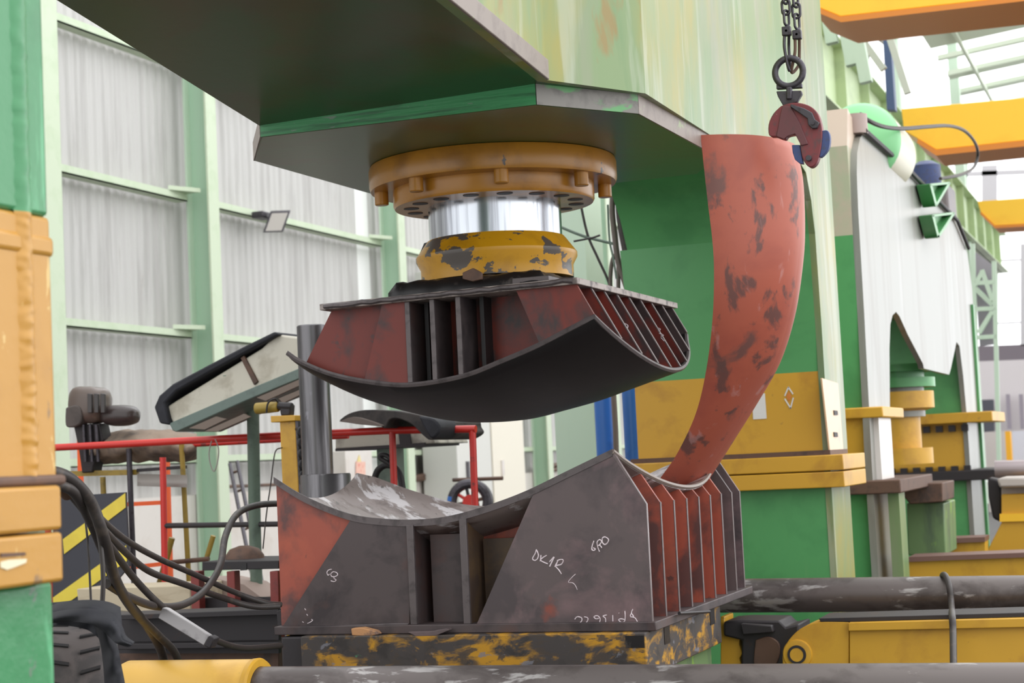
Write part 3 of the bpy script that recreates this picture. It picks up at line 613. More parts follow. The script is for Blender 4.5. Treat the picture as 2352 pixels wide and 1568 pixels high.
for j, (x0, x1, yb2, dy) in enumerate(((1805, 1807, 52, 0), (1829, 1831, 60, .02))):
    ch = thing('lifting_chain', ('left' if j == 0 else 'right')+' of the two short steel chains above the plate clamp, with its coupler', 'chain', tuple(at(x1, 170, 'Y', YC+dy)), 'chains holding the plate clamp')
    p = at(x1, yb2, 'Y', YC+dy); pitch = .052
    for k in range(26):
        c_ = p+Vector((0, 0, .022+k*pitch)); ax = (1, 0, 0) if k % 2 else (.45, .89, 0)
        build(link(c_, .072, .036, .0065, ax), 'chain_link', IRON, ch, ang=60)
    q = at(x1, yb2+20, 'Y', YC+dy)
    build(MB().obox(q, (.021, 0, 0), (0, .016, 0), (0, 0, .022)), 'coupler', IRON, ch, bev=.004)
    build(MB().lathe(q+Vector((0, -.016, 0)), [(0, 0), (.006, 0), (.006, .033), (0, .033)], (0, 1, 0), 12), 'coupler_pin', STEEL, ch)
    build(MB().tube(spline([at(x1-5, yb2+26, 'Y', YC+dy), at(x1-5, yb2+60, 'Y', YC+dy), at(1812+j*6, 160+j*6, 'Y', YC+.02+dy), at(x1+(3 if j else 8), 150, 'Y', YC+.05+dy), at(x1+5, yb2+60, 'Y', YC+.05+dy), at(x1+5, yb2+26, 'Y', YC+.02+dy)], 6), .0075, 8), 'connecting_loop', IRON if j == 0 else RUST, ch)

# ================================================================== pipes and the yellow arm in front
yq = 6.35
def px_pipe(x0, x1, yc, Y, r, name, m_, lab, cat, n=40, ye=None):
    a_ = at(x0, yc, 'Y', Y); b_ = at(x1, yc if ye is None else ye, 'Y', Y)
    return single(MB().tube([a_, a_.lerp(b_, .3), a_.lerp(b_, .7), b_], r, n), name, m_, lab, cat)
px_pipe(590, 2460, 1584, yq, .0945, 'foreground_pipe', PIPE, 'long grey steel pipe crossing the bottom of the view in front of the bolster', 'pipe')
sl = thing('yellow_sleeve', 'yellow painted cylinder sleeve at the left end of the foreground pipe', 'cylinder', tuple(at(450, 1640, 'Y', yq)))
a_ = at(283, 1586, 'Y', yq); b_ = at(590, 1585, 'Y', yq)
build(MB().lathe(a_, [(0, 0), (.10, 0), (.118, .015), (.126, .035), (.126, (b_-a_).length-.012), (.12, (b_-a_).length)]+[(.097, (b_-a_).length), (.097, (b_-a_).length-.03), (0, (b_-a_).length-.03)], b_-a_, 56), 'sleeve_barrel', plain('speckled_yellow_paint', (224, 176, 78), .42, dirt=(190, 140, 60), sc=4, thr=.5, amt=.5).spots(L(96, 88, 90), 16, .68, .02, 3, .9), sl)
a2 = at(585, 1585, 'Y', yq); ddx = (b_-a_).normalized()
build(MB().lathe(a2, [(.097, 0), (.129, 0), (.131, .02), (.125, .03), (.097, .03), (.097, 0)], ddx, 56), 'sleeve_rim', YEL, sl, 'thick rim of the sleeve')
YB = 9.6
a_ = at(1640, 1368, 'Y', YB); b_ = at(2460, 1361, 'Y', YB)
single(MB().tube([a_, a_.lerp(b_, .3), a_.lerp(b_, .7), b_], .094, 40), 'rear_pipe', PIPE, 'dark grey steel pipe running right from behind the die, above the yellow arm', 'pipe')
ya_ = 8.7
arm = thing('manipulator_boom', 'yellow box arm with a round pivot pin, beside the die below the rear pipe', 'manipulator arm', tuple(at(2050, 1700, 'Y', ya_)))
build(MB().slab(sp2d([(1945, 1428), (1880, 1428), (1838, 1444), (1808, 1475), (1797, 1510), (1802, 1560)], 4)+[(1802, 1600), (1950, 1600), (1950, 1428)], 'Y', ya_, .22), 'arm_nose', YEL, arm, 'rounded yellow nose of the arm', bev=.005)
build(MB().slab([(1951, 1440), (2460, 1426), (2460, 1600), (1951, 1600)], 'Y', ya_-.012, .24), 'arm_box', YEL, arm, 'yellow side plate of the arm', bev=.004)
build(MB().slab([(1948, 1430), (2460, 1416), (2460, 1438), (1948, 1449)], 'Y', ya_-.045, .3), 'arm_flange', YEL, arm, 'yellow top flange of the arm', bev=.004)
build(MB().slab([(1880, 1420), (2460, 1403), (2460, 1414), (1960, 1428), (1885, 1428)], 'Y', ya_, .3), 'top_wear_strip', DARK, arm, 'dark strip along the top of the arm', bev=.003)
pc = at(1832, 1502, 'Y', ya_)
build(MB().lathe(pc, [(0, 0), (.075, 0), (.07, .012), (.058, .014), (0, .014)], (0, -1, 0), 40), 'pivot_boss', YEL, arm)
build(MB().lathe(pc, [(.034, .012), (.046, .012), (.046, .026), (.034, .026), (.034, .012)], (0, -1, 0), 40), 'pivot_ring', DARK, arm)
build(MB().lathe(pc, [(0, .014), (.034, .014), (.034, .024), (0, .024)], (0, -1, 0), 40), 'pivot_pin', YEL, arm)
lk = thing('dark_knuckle', 'dark greasy knuckle joint between the die bolster and the yellow arm', 'joint', tuple(at(1740, 1700, 'Y', 8.95)))
build(MB().slab([(1662, 1427), (1700, 1424), (1790, 1425), (1805, 1440), (1835, 1432), (1835, 1600), (1700, 1600), (1704, 1470), (1662, 1460)], 'Y', 8.95, .3), 'knuckle_body', DARK, lk, bev=.01)
build(MB().slab([(1700, 1432), (1772, 1436), (1776, 1452), (1706, 1458)], 'Y', 8.9, .08), 'knuckle_lip', DARK, lk, bev=.006)
build(MB().slab(sp2d([(1735, 1470), (1765, 1462), (1790, 1480), (1785, 1520), (1760, 1545), (1732, 1530), (1735, 1470)], 4), 'Y', 8.935, .02), 'knuckle_boss', RUST, lk, bev=.004)
single(MB().slab([(1655, 1415), (1664, 1416), (1664, 1446), (1690, 1450), (1700, 1462), (1698, 1480), (1705, 1500), (1698, 1512), (1704, 1530), (1700, 1600), (1655, 1600)], 'Y', 9.0, .2), 'yellow_bracket', YEL, 'yellow bracket with a wavy torn edge right of the bolster', 'bracket', bev=.004)
pts = [at(2192, 1600, 'Y', 8.0), at(2190, 1520, 'Y', 8.2), at(2189, 1450, 'Y', 8.42), at(2187, 1412, 'Y', 8.55), at(2186, 1395, 'Y', 9.3), at(2181, 1350, 'Y', 9.42), at(2172, 1323, 'Y', 9.5), at(2165, 1322, 'Y', 9.62), at(2166, 1345, 'Y', 9.74)]
single(MB().tube(spline(pts, 8), .0165, 12), 'hung_hose', HOSE, 'black hose hooked over the rear pipe and hanging past the yellow arm', 'hose')

# ================================================================== second press behind
X2 = XR
p2 = thing('portal_press', 'smaller green and yellow portal press standing behind the first one, its flank shining white', 'press', (-2.6, 16.5, 0))
SIDE2 = plain('glare_grey_flank_paint', (138, 138, 130), .34, dirt=(116, 108, 98), sc=(2.5, 2.5, .3), thr=.5, amt=.7).spots(L(160, 160, 156), (3, 3, .4), .55, .1, 3, .6)  # pale grey base and lighter streaks imitate glare on the flank
prof = [(1988, 300), (1976, 316), (1969, 350), (1968, 398), (1971, 480), (1985, 720), (1996, 934), (2002, 1060)]
out2 = [at(x, y, 'X', X2) for x, y in prof]; out2 += [Vector((X2, out2[-1].y, 0)), Vector((X2, 13.78, 0)), Vector((X2, 13.78, 1.7))]
out2 += [at(x, y, 'X', X2) for x, y in ((2043, 800), (2045, 745), (2050, 724), (2058, 716), (2066, 726), (2085, 768), (2120, 835), (2122, 846), (2180, 860), (2184, 846), (2197, 785), (2204, 795), (2212, 860))]
out2 += [Vector((X2, 19.35, 1.9)), Vector((X2, 19.35, 0)), Vector((X2, 20.5, 0))]
out2 += [at(x, y, 'X', X2) for x, y in ((2245, 950), (2240, 800), (2233, 665), (2222, 583), (2205, 520), (2192, 497))]
build(MB().prism(out2, (-.05, 0, 0)), 'flank_plate', SIDE2, p2, 'flank plate with its white shine painted in, and an M-shaped opening')
yA = 12.90; zY = at(1990, 935, 'Y', yA).z; zG = at(1990, 1128, 'Y', yA).z; zP = at(1970, 538, 'Y', yA).z; zT = at(1980, 330, 'Y', yA).z
for z0, z1, mt, nm, lb in ((0, zG, GREEN, 'front_leg_foot', 'green foot of the front leg'), (zG, zY, YEL, 'front_leg_yellow_shaft', 'yellow part of the front leg'), (zY, zP, GREEN, 'front_leg_shaft', 'green upper part of the front leg'), (zP, zT, plain('dusty_beige_green_paint', (176, 180, 150), .4, dirt=(200, 176, 160), sc=(2, 2, 1.5), thr=.45, amt=.8), 'front_leg_head', 'faded beige top of the front leg')):
    build(MB().box((-3.2, yA, z0), (X2-.05, 13.78, z1)), nm, mt, p2, lb)
zz = 4.07
build(MB().box((-3.0, 20.5, 0), (X2+.03, 20.62, 3.2)), 'outer_edge_flange', GREEN, p2, 'green flange along the far edge')
build(MB().prism([(-3.2, yA, zT), (-3.2, yA+.12, zT+.3), (-3.2, 13.5, zz), (-3.2, 14.2, zz), (-3.2, 14.2, zT)], (1.09, 0, 0)), 'rounded_shoulder', plain('pinkish_beige_paint', (206, 186, 166), .4), p2, 'pinkish rounded shoulder of the press')
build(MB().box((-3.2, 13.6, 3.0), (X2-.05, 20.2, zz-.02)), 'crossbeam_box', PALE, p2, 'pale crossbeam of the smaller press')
for z0, z1, mt, nm in ((0, 1.28, GREEN, 'rear_leg_foot'), (1.28, 1.86, YEL, 'rear_leg_yellow_shaft'), (1.86, 3.2, GREEN, 'rear_leg_shaft')):
    build(MB().box((-3.2, 19.37, z0), (X2-.05, 20.45, z1)), nm, mt, p2)
for z0, z1, y0_, y1_, xx, mt in ((1.84, 1.95, 19.2, 20.7, -1.78, YEL), (1.22, 1.33, 19.2, 20.7, -1.78, DARK), (zY-.08, zY, 12.84, 13.9, -1.96, YEL), (zG-.02, zG+.08, 12.8, 14.6, -1.86, RUST)):
    build(MB().box((-3.35, y0_, z0), (xx, y1_, z1)), 'leg_collar', mt, p2, 'bolted collar around a leg of the press', bev=.01)
for k in range(9):
    x = -3.2+k*.135
    for z_ in (1.80, 1.36):
        build(MB().box((x, 19.28, z_-.05), (x+.07, 19.36, z_+.02)), 'collar_bolt', DARK, p2)
build(MB().box((-1.98, 12.95, 0), (-1.9, 13.25, zG-.02)), 'leg_side_rib', PALE, p2, 'pale rib on the foot of the front leg')
build(MB().box((X2, 13.0, zG+.08), (X2+.04, 13.6, zY-.08)), 'flank_cover', plain('white_glossy_cover', (226, 220, 214), .3), p2, 'white cover plate low on the flank')
rc = at(2084, 880, 'Y', 17)
build(MB().lathe((rc.x-.1, 17.0, 0), [(0, 2.40), (.36, 2.40), (.36, 2.33), (.26, 2.33), (.26, 2.27), (.36, 2.27), (.36, 2.18), (0, 2.18)], n=40), 'ram_flange', GREEN, p2, 'green flange above the ram')
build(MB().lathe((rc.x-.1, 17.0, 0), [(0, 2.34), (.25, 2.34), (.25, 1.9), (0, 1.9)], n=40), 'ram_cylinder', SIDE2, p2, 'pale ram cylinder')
build(MB().lathe((rc.x-.1, 17.0, 0), [(0, 2.14), (.34, 2.14), (.34, 1.98), (.2, 1.94), (.2, 1.6), (.3, 1.6), (.3, 1.45), (0, 1.45)], n=40), 'ram_tool_holder', YEL, p2, 'yellow tool holder below the ram')
for j, g in enumerate(([(2108, 427), (2153, 423), (2121, 474)], [(2113, 498), (2164, 492), (2126, 546)])):
    build(MB().slab(g, 'X', X2+.02, .03), 'gusset_face', plain('gusset_green_paint', (126, 184, 132), .4), p2, 'triangular green gusset on the flank')
    o_g = MB(); outline(o_g, g, 5, 'X', X2+.02, .12); build(o_g, 'gusset_edge', GREEN, p2)
build(MB().tube([at(1986, 300, 'X', X2+.03), at(2095, 398, 'X', X2+.03), at(2199, 506, 'X', X2+.03), at(2225, 570, 'X', X2+.03)], .022, 8), 'edge_pipe', DARK, p2, 'dark pipe along the sloping top edge')
pz = at(2138, 400, 'X', -2.3)
build(MB().box((-2.6, pz.y-.25, zz-.02), (-2.1, pz.y+.5, zz+.40)), 'pump_body', plain('grey_pump_paint', (120, 112, 112), .5, dirt=(86, 96, 130), sc=5, thr=.5), p2, 'grey pump unit on top of the press', bev=.03)
build(MB().lathe((-2.35, pz.y, zz+.38), [(0, 0), (.16, 0), (.16, .25), (.08, .3), (0, .3)], n=24), 'pump_motor', BLUEC, p2, 'bluish motor on the pump')
build(MB().tube([(-2.1, 13.3, zz-.05), (-2.1, 13.3, zz+.1)], .09, 16), 'hose_fitting', plain('pinkish_grey_paint', (170, 150, 142), .5), p2, 'pinkish grey hose fitting')
hz = [(1976, 262), (1995, 277), (2030, 291), (2075, 295), (2130, 291), (2180, 289), (2215, 300), (2238, 325), (2246, 352), (2238, 382), (2215, 398), (2185, 406), (2160, 410)]
hy = [at(x, y, 'X', -2.1+.25*math.sin(i/12*3.14)) for i, (x, y) in enumerate(hz)]
single(MB().tube(spline(hy, 5), .018, 8), 'looping_hose', HOSE, 'thin black hose looping out in front of the yellow crane beam', 'hose')
tk = thing('pressure_tank', 'round-ended light green tank lying on top of the smaller press', 'tank', (-3.0, 16, zz+.05))
c0 = at(1978, 322, 'Y', 14.6)
build(MB().lathe(c0, [(0, -.10), (.12, -.088), (.22, -.05), (.29, .0), (.325, .05), (.33, .14)], (-.12, 1, 0), 40), 'tank_end', plain('light_tank_green', (134, 206, 142), .4), tk, 'light green domed end')
build(MB().lathe(c0+Vector((-.01, .12, 0)), [(.325, 0), (.325, .9), (.3, 1.0), (.2, 1.08), (0, 1.1)], (0, 1, 0), 40), 'tank_shell', plain('cream_tank_paint', (226, 220, 196), .4), tk, 'cream tank body')
for yy in (14.9, 15.6): build(MB().box((c0.x-.2, yy, zz-.03), (c0.x+.2, yy+.15, c0.z-.25)), 'tank_saddle', GREEN, tk)

# cabinet etc. between the presses
single(MB().slab([(2082, 1155), (2168, 1155), (2172, 1275), (2086, 1275)], 'Y', 14.6, .8), 'green_cabinet', BOLG, 'dirty green cabinet between the legs of the smaller press', 'cabinet', bev=.01)
single(MB().slab([(2064, 1125), (2100, 1110), (2165, 1108), (2165, 1152), (2090, 1158)], 'Y', 14.3, .8), 'dark_box', RUST, 'dark brown box on top of the green cabinet', 'box', bev=.01)

# ================================================================== left wall of the hall
XW = -13.0
def wy(x, y, X=XW): return at(x, y, 'X', X).y
gz = [at(133, 53, 'X', XW+.15).z, at(146, 399.5, 'X', XW+.15).z, at(161, 752, 'X', XW+.15).z, at(545, 1061, 'X', XW+.15).z]
zlow = at(1000, 1100, 'X', XW+.15).z
spans = []
cg = 0
def sheet(y0, y1, z0, z1, name, m_=SHEET):
    """corrugated cladding between y0 and y1"""
    mb = MB(); pitch = .2; pts = []
    y = y0
    while y < y1:
        for d, x in ((0, 0), (.05, .022), (.10, .022), (.15, 0)):
            if y+d <= y1: pts.append((XW-.04+x, y+d))
        y += pitch
    pts.append((XW-.04, y1)); n_ = len(pts)
    mb.add([(x, y, z0) for x, y in pts]+[(x, y, z1) for x, y in pts], [(i, i+1, i+1+n_, i+n_) for i in range(n_-1)])
    o = build(mb, name, m_, wall, ang=20); return o
wall = bpy.data.objects.new('wall_left', None); C.objects.link(wall); wall.location = (XW, 20, 0); wall['kind'] = 'structure'
bpy.context.view_layer.update()
c2 = wy(418, 500); c3 = wy(861, 548); c1 = wy(38, 500); c4 = wy(1212, 1050); c5 = wy(1352, 550)
gaps = [(wy(493, 500), wy(503, 500)), (wy(821, 500), wy(849, 500)), (wy(1333, 560), wy(1350, 560))]
edges = [4.0]+[e for g in gaps for e in g]+[60.0]
for i in range(0, len(edges), 2): sheet(edges[i], edges[i+1], zlow, 11.5, 'cladding_panel')
build(MB().box((XW-.06, 3, 0), (XW+.14, 60, zlow)), 'lower_masonry', WHITEW, wall, 'white painted masonry at the foot of the wall')
DAYSTRIP = plain('white_daylight_strip', (252, 250, 250), .5)  # opaque near-white stands in for daylight coming through the strips
for g in gaps: build(MB().box((XW-.05, g[0], zlow), (XW-.04, g[1], 11.5)), 'pale_strip', DAYSTRIP, wall, 'white strip standing for daylight between the cladding sheets')
for k, cy_ in enumerate((c1, c2, c3, c4, c5, c5+6.4, c5+12.8)):
    col = bpy.data.objects.new('wall_column', None); C.objects.link(col); col.location = (XW+.3, cy_, 0); col['kind'] = 'structure'
    bpy.context.view_layer.update(); w_ = .14 if k else .2
    dp = .34
    build(MB().box((XW+.16, cy_-w_, 0), (XW+.19, cy_+w_, 11.5)), 'column_flange', MINT, col)
    build(MB().box((XW+.19, cy_-.012, 0), (XW+.16+dp, cy_+.012, 11.5)), 'column_web', MINT if k == 0 else plain('mint_web_paint', (172, 202, 176), .5) if k == 1 else bpy.data.materials['mint_web_paint'], col)
    build(MB().box((XW+.16+dp, cy_-w_, 0), (XW+.19+dp, cy_+w_, 11.5)), 'column_flange', MINTY, col)
allc = [4.0, c1, c2, c3, c4, c5, c5+6.4]
for gi, z in enumerate(gz):
    for i in range(len(allc)-1):
        if gi == 3 and i == 0: pass
        y0_, y1_ = allc[i]+.17, allc[i+1]-.17
        g = MB().box((XW+.02, y0_, z), (XW+.2, y1_, z+.018)).box((XW+.182, y0_, z), (XW+.2, y1_, z+.11))
        o = struct(g, 'wall_girt', MINTY)
        if i and gi in (1, 2):
            build(MB().prism([(XW+.2, y1_, z+.11), (XW+.2, y1_-.5, z+.11), (XW+.42, y1_, z+.11)], (0, 0, .06)), 'girt_bracket', MINTY, o)
# floodlight on the girt
fl0 = at(636, 508, 'X', XW+.6)
fd = thing('floodlight', 'small square floodlight fixed to the wall girt', 'floodlight', tuple(fl0))
d1 = Vector((.35, -.75, -.25)).normalized(); sx_ = Vector((.9, .42, 0)).normalized(); sz_ = (Vector((0, 0, 1))+sx_*.4-d1*.1).normalized()
build(MB().obox(fl0, sx_*.15, d1*.06, sz_*.17), 'lamp_housing', IRON, fd, bev=.01)
build(MB().obox(fl0+d1*.055, sx_*.12, d1*.006, sz_*.145), 'lamp_glass', LENS, fd, 'pinkish grey glass')
build(MB().obox(at(602, 495, 'X', XW+.35), (.1, 0, 0), (0, .16, 0), (0, 0, .05)), 'ballast_box', IRON, fd, bev=.02)
build(MB().tube([at(604, 500, 'X', XW+.2), fl0], .02, 8), 'lamp_bracket', IRON, fd)

# ================================================================== control platform at the left
YR = 10.1
def P(x, y, Y=YR): return at(x, y, 'Y', Y)
rl = thing('guard_rail', 'scratched red guard rail across the control platform', 'railing', tuple(P(600, 1500)))
def T(mb, pts, r, n=10, Y=YR): return mb.tube([at(x, y, 'Y', Y) for x, y in pts], r, n)
build(T(MB(), [(60, 1031), (350, 1016), (660, 999), (900, 988), (1093, 985)], .024, 14), 'top_rail', RED, rl)
build(T(MB(), [(400, 1023), (660, 1009), (800, 1001)], .018, 12, YR+.35), 'far_top_rail', RED, rl)
for x0, x1, y0_, y1_ in ((105, 125, 1034, 1700), (901, 925, 990, 1700), (1085, 1110, 985, 1700), (374, 385, 1050, 1700)):
    build(T(MB(), [(x0, y0_), (x1, y1_)], .022, 12), 'rail_post', RED, rl)
build(T(MB(), [(376, 1207), (640, 1203)], .018, 10), 'mid_rail', DARK, rl, 'dark grey lower rail')
of = thing('orange_rack', 'bright orange rectangular frame behind the railing', 'frame', tuple(P(330, 1350, 11.4)))
for a_, b_ in (([(183, 1000), (200, 1680)]), ([(383, 1030), (402, 1680)]), ([(290, 1158), (386, 1153)]), ([(290, 1304), (386, 1293)])):
    build(T(MB(), [a_, b_], .022, 4, 11.4), 'frame_bar', ORANGE, of)
# grey post and tilted cabinet
single(MB().tube([P(600, 1720), P(585, 1200), P(580, 870, 9.9)], .04, 20), 'green_grey_post', DGREEN, 'dark grey-green round post carrying the tilted cream box', 'post')
tb = thing('tilted_light_box', 'dirty cream tilted box with a grey-green tray below and dark cloth along its top', 'light box', tuple(P(560, 990, 9.9)))
sideL = [(373, 942), (380, 935), (440, 900), (590, 800), (640, 766), (700, 776), (740, 850), (560, 925), (402, 985)]
build(MB().slab([(375, 938), (600, 800), (634, 767), (693, 776), (720, 800), (700, 845), (560, 905), (400, 976)], 'Y', 9.6, .5), 'box_shell', CREAM, tb, bev=.012)
build(MB().slab([(388, 972), (560, 898), (700, 840), (705, 862), (560, 922), (404, 992), (396, 988)], 'Y', 9.57, .56), 'tray_frame', GGREY, tb, 'grey-green tray frame', bev=.006)
for pa in ([(434, 983), (496, 956), (520, 962), (470, 986)], [(470, 990), (560, 950), (575, 957), (500, 990)], [(590, 913), (690, 870), (698, 880), (610, 920)], [(640, 915), (695, 892), (698, 902), (650, 925)]):
    build(MB().slab(pa, 'Y', 9.56, .02), 'tube_panel', plain('dull_brown_tube', (120, 104, 92), .5) if 'dull_brown_tube' not in bpy.data.materials else bpy.data.materials['dull_brown_tube'], tb, 'brownish lamp panel in the tray')
build(MB().slab([(552, 822), (560, 816), (592, 876), (583, 884)], 'Y', 9.585, .02), 'side_latch', RUST, tb, 'rusty latch on the box side', bev=.003)
single(MB().slab([(353, 935), (365, 908), (395, 882), (470, 842), (560, 795), (630, 761), (640, 768), (600, 790), (480, 855), (404, 898), (378, 925), (390, 976), (366, 972)], 'Y', 9.56, .56), 'cover_cloth', CLOTH, 'dark cloth draped over the upper edge of the tilted cream box', 'cloth', bev=.012)
# monitor-like joystick head on its bracket
Yh = 10.42
hd = thing('covered_pendant', 'brown dusty plastic-wrapped control head with a rounded snout', 'control head', tuple(P(230, 985, Yh)))
hb = MB()
hc = [(175, 910, .0), (190, 895, 0), (230, 893, 0)]
def blob(c, r, m_, nm, lab=None, rot=0, ex=(1, 1, 1)):
    mb = MB(); c = Vector(c); nu, nv = 26, 16
    for j in range(nv+1):
        for i in range(nu):
            th = 3.14159*j/nv; ph = 6.28318*i/nu
            d = Vector((math.sin(th)*math.cos(ph), math.sin(th)*math.sin(ph), math.cos(th)))
            sg = lambda t, e: math.copysign(abs(t)**e, t)
            d = Vector((sg(d.x, ex[0]), sg(d.y, ex[1]), sg(d.z, ex[2]))); v = Vector((d.x*r[0], d.y*r[1], d.z*r[2]))*(1+.05*noise.noise(d*3))
            mb.v.append(c+Matrix.Rotation(rot, 3, 'Y') @ v)
    for j in range(nv):
        for i in range(nu): mb.f.append((j*nu+i, j*nu+(i+1) % nu, (j+1)*nu+(i+1) % nu, (j+1)*nu+i))
    return mb
WRAP = plain('dusty_brown_plastic', (96, 82, 74), .28, dirt=(150, 128, 112), sc=(6, 6, 3), thr=.56, amt=.7, bump=20)
build(blob(P(207, 930, Yh), (.142, .12, .13), 0, '', ex=(.6, .6, .6), rot=.1), 'wrapped_head', WRAP, hd, ang=80)
build(blob(P(276, 954, Yh), (.15, .09, .074), 0, '', ex=(.8, .8, .8), rot=.05), 'rounded_snout', plain('dark_brown_plastic', (62, 52, 50), .3), hd, 'dark rounded snout', ang=80)
build(MB().slab(sp2d([(150, 936), (175, 930), (186, 945), (184, 972), (165, 981), (150, 976), (150, 936)], 4), 'Y', Yh-.13, .1), 'head_mouth', CLOTHG, hd, 'folded open end of the wrapping', bev=.01)
for i in range(3): build(MB().slab([(200+i*15, 903), (210+i*15, 904), (211+i*15, 948), (201+i*15, 948)], 'Y', Yh-.128, .02), 'ribbed_window', plain('dark_ribs', (58, 52, 50), .3) if i == 0 else bpy.data.materials['dark_ribs'], hd, bev=.004)
bk = thing('bent_bracket', 'dark upright ribbed bracket carrying the plastic-wrapped control head', 'bracket', tuple(P(205, 1075, 10.4)))
build(MB().slab([(168, 975), (228, 972), (236, 1010), (214, 1070), (212, 1084), (188, 1086), (180, 1030)], 'Y', 10.36, .12), 'bracket_plate', DARK, bk, bev=.008)
for x in (192, 207, 221): build(T(MB(), [(x, 975), (x+5, 1060)], .012, 8, 10.34), 'bracket_rib', IRON, bk)
# bag on the rail
def bag(u, v):
    x = 205+225*u; y = 1000+60*v-10*math.sin(3.14*u)*(1-v)+(22*max(0, .45-u)*v)
    return at(x, y, 'Y', 10.5-.16*math.sin(3.14*v)+.03*noise.noise(Vector((u*7, v*4, 2))))+Vector((0, 0, .02*noise.noise(Vector((u*9, v*5, 7)))))
single(MB().grid(bag, 30, 12, .14, (0, .9, .1)), 'dusty_bag', plain('dusty_canvas', (140, 122, 106), .8, dirt=(96, 86, 80), sc=8, thr=.48, amt=.7), 'dusty brown canvas bag lying behind the red rail', 'bag', ang=70)
tb2 = thing('pipe_frame_table', 'frame of square tubes and yellow pipes under the dusty bag', 'table frame', tuple(P(260, 1330, 10.4)))
build(T(MB(), [(118, 1089), (316, 1084)], .026, 4, 10.4), 'cross_tube', OLIVE, tb2)
build(T(MB(), [(316, 1080), (428, 1072)], .016, 4, 10.4), 'cross_tube', DARK, tb2)
for a_, b_, mt, r_ in (((296, 1030), (323, 1730), IRON, .020), ((236, 1095), (268, 1740), OLIVE, .020), ((417, 1020), (455, 1720), OLIVE, .018), ((395, 1235), (350, 1400), OLIVE, .022), ((490, 1230), (472, 1290), OLIVE, .018)):
    build(T(MB(), [a_, b_], r_, 12, 10.35), 'table_leg', mt, tb2)
build(T(MB(), [(375, 1293), (480, 1283)], .016, 8, 10.3), 'cross_tube', RUST, tb2)
pl = MB()
def plt(u, v): return at(315+115*u, 1090+26*v+3*u, 'Y', 10.3-.12*math.sin(1.57*v))
single(MB().grid(plt, 10, 8, .008, (0, .2, .9)), 'bent_sheet', plain('dull_grey_sheet', (126, 120, 114), .5, .3), 'bent grey metal sheet at the end of the table frame', 'metal sheet', ang=60)
# hazard board
hz_ = thing('hazard_board', 'charcoal board with diagonal yellow stripes leaning behind the hoses', 'hazard board', tuple(P(210, 1390, 9.9)))
build(MB().slab([(122, 1141), (288, 1130), (296, 1300), (235, 1372), (160, 1700), (120, 1700)], 'Y', 9.9, .02), 'board', HAZ, hz_)
for s_ in ([(145, 1238), (288, 1132), (289, 1165), (148, 1272)], [(147, 1245), (147, 1245), (147, 1245)], [(122, 1372), (290, 1252), (292, 1288), (165, 1378), (124, 1402)]):
    if len(s_) > 3: build(MB().slab(s_, 'Y', 9.898, -.004), 'yellow_stripe', HAZY, hz_)

# ================================================================== hoses, wheel and scrap at the lower left
def hose(name, pts, r, lab, m_=HOSE, group=None):
    return single(MB().tube(spline([at(x, y, 'Y', Y) for x, y, Y in pts], 7), r, 12), name, m_, lab, 'hose', group)
tr = thing('hose_saddle', 'rusty brown curved pipe saddle behind the front column carrying the hose bundle', 'pipe saddle', tuple(at(120, 1130, 'Y', 4.6)))
build(MB().tube(spline([at(40, 1095, 'Y', 4.6), at(100, 1096, 'Y', 4.6), at(135, 1106, 'Y', 4.65), at(162, 1128, 'Y', 4.7)], 6), .034, 16), 'saddle_pipe', RUST, tr)
build(MB().tube(spline([at(94, 1076, 'Y', 4.56), at(108, 1074, 'Y', 4.56), at(122, 1090, 'Y', 4.56), at(126, 1122, 'Y', 4.58)], 5), .007, 6), 'strap', HOSE, tr, 'flat strap around the saddle')
hose('hydraulic_hose', [(60, 1080, 4.4), (130, 1085, 4.5), (175, 1110, 4.6), (212, 1160, 4.7), (240, 1240, 4.8), (265, 1330, 5.2), (300, 1390, 5.7), (340, 1440, 6.2), (372, 1500, 6.6), (385, 1580, 6.65)], .019, 'thick black hose of the bundle falling steeply to the foreground sleeve')
hose('hydraulic_hose', [(130, 1112, 4.5), (170, 1130, 4.6), (205, 1190, 4.8), (235, 1260, 5), (262, 1330, 5.3), (305, 1400, 5.8), (360, 1455, 6.3), (405, 1505, 6.62), (420, 1580, 6.68)], .017, 'second thick black hose falling beside the steepest one')
hose('hydraulic_hose', [(120, 1100, 4.6), (168, 1130, 4.7), (215, 1190, 5), (275, 1255, 5.6), (340, 1310, 6.2), (420, 1340, 6.6), (510, 1372, 7.0), (580, 1392, 7.15), (642, 1392, 7.25)], .014, 'black hose swinging low across to the left foot of the lower die')
hose('hydraulic_hose', [(140, 1095, 4.62), (185, 1135, 4.8), (230, 1190, 5.2), (290, 1240, 5.8), (360, 1280, 6.4), (450, 1320, 6.8), (540, 1360, 7.1), (610, 1384, 7.22), (645, 1388, 7.3)], .013, 'black hose running straight down to the left foot of the lower die, above its twin')
hose('hydraulic_hose', [(150, 1120, 4.7), (200, 1180, 5), (250, 1250, 5.4), (310, 1330, 5.8), (375, 1395, 6), (440, 1440, 6.2), (500, 1472, 6.6), (560, 1488, 6.9), (645, 1482, 7.2)], .014, 'black hose passing over the grey metal bar to the bolster step')
hose('hydraulic_hose', [(245, 1340, 5.2), (300, 1372, 5.6), (360, 1392, 6), (420, 1388, 6.4), (470, 1355, 6.8), (505, 1300, 7), (518, 1230, 7.2), (545, 1180, 7.4), (590, 1160, 7.6), (640, 1156, 7.8)], .016, 'black hose looping up behind the left end of the lower die')
hose('thin_cable', [(196, 1190, 4.9), (201, 1240, 4.9), (205, 1300, 4.9), (209, 1380, 4.9)], .004, 'thin black wire hanging straight down in front of the hazard board')
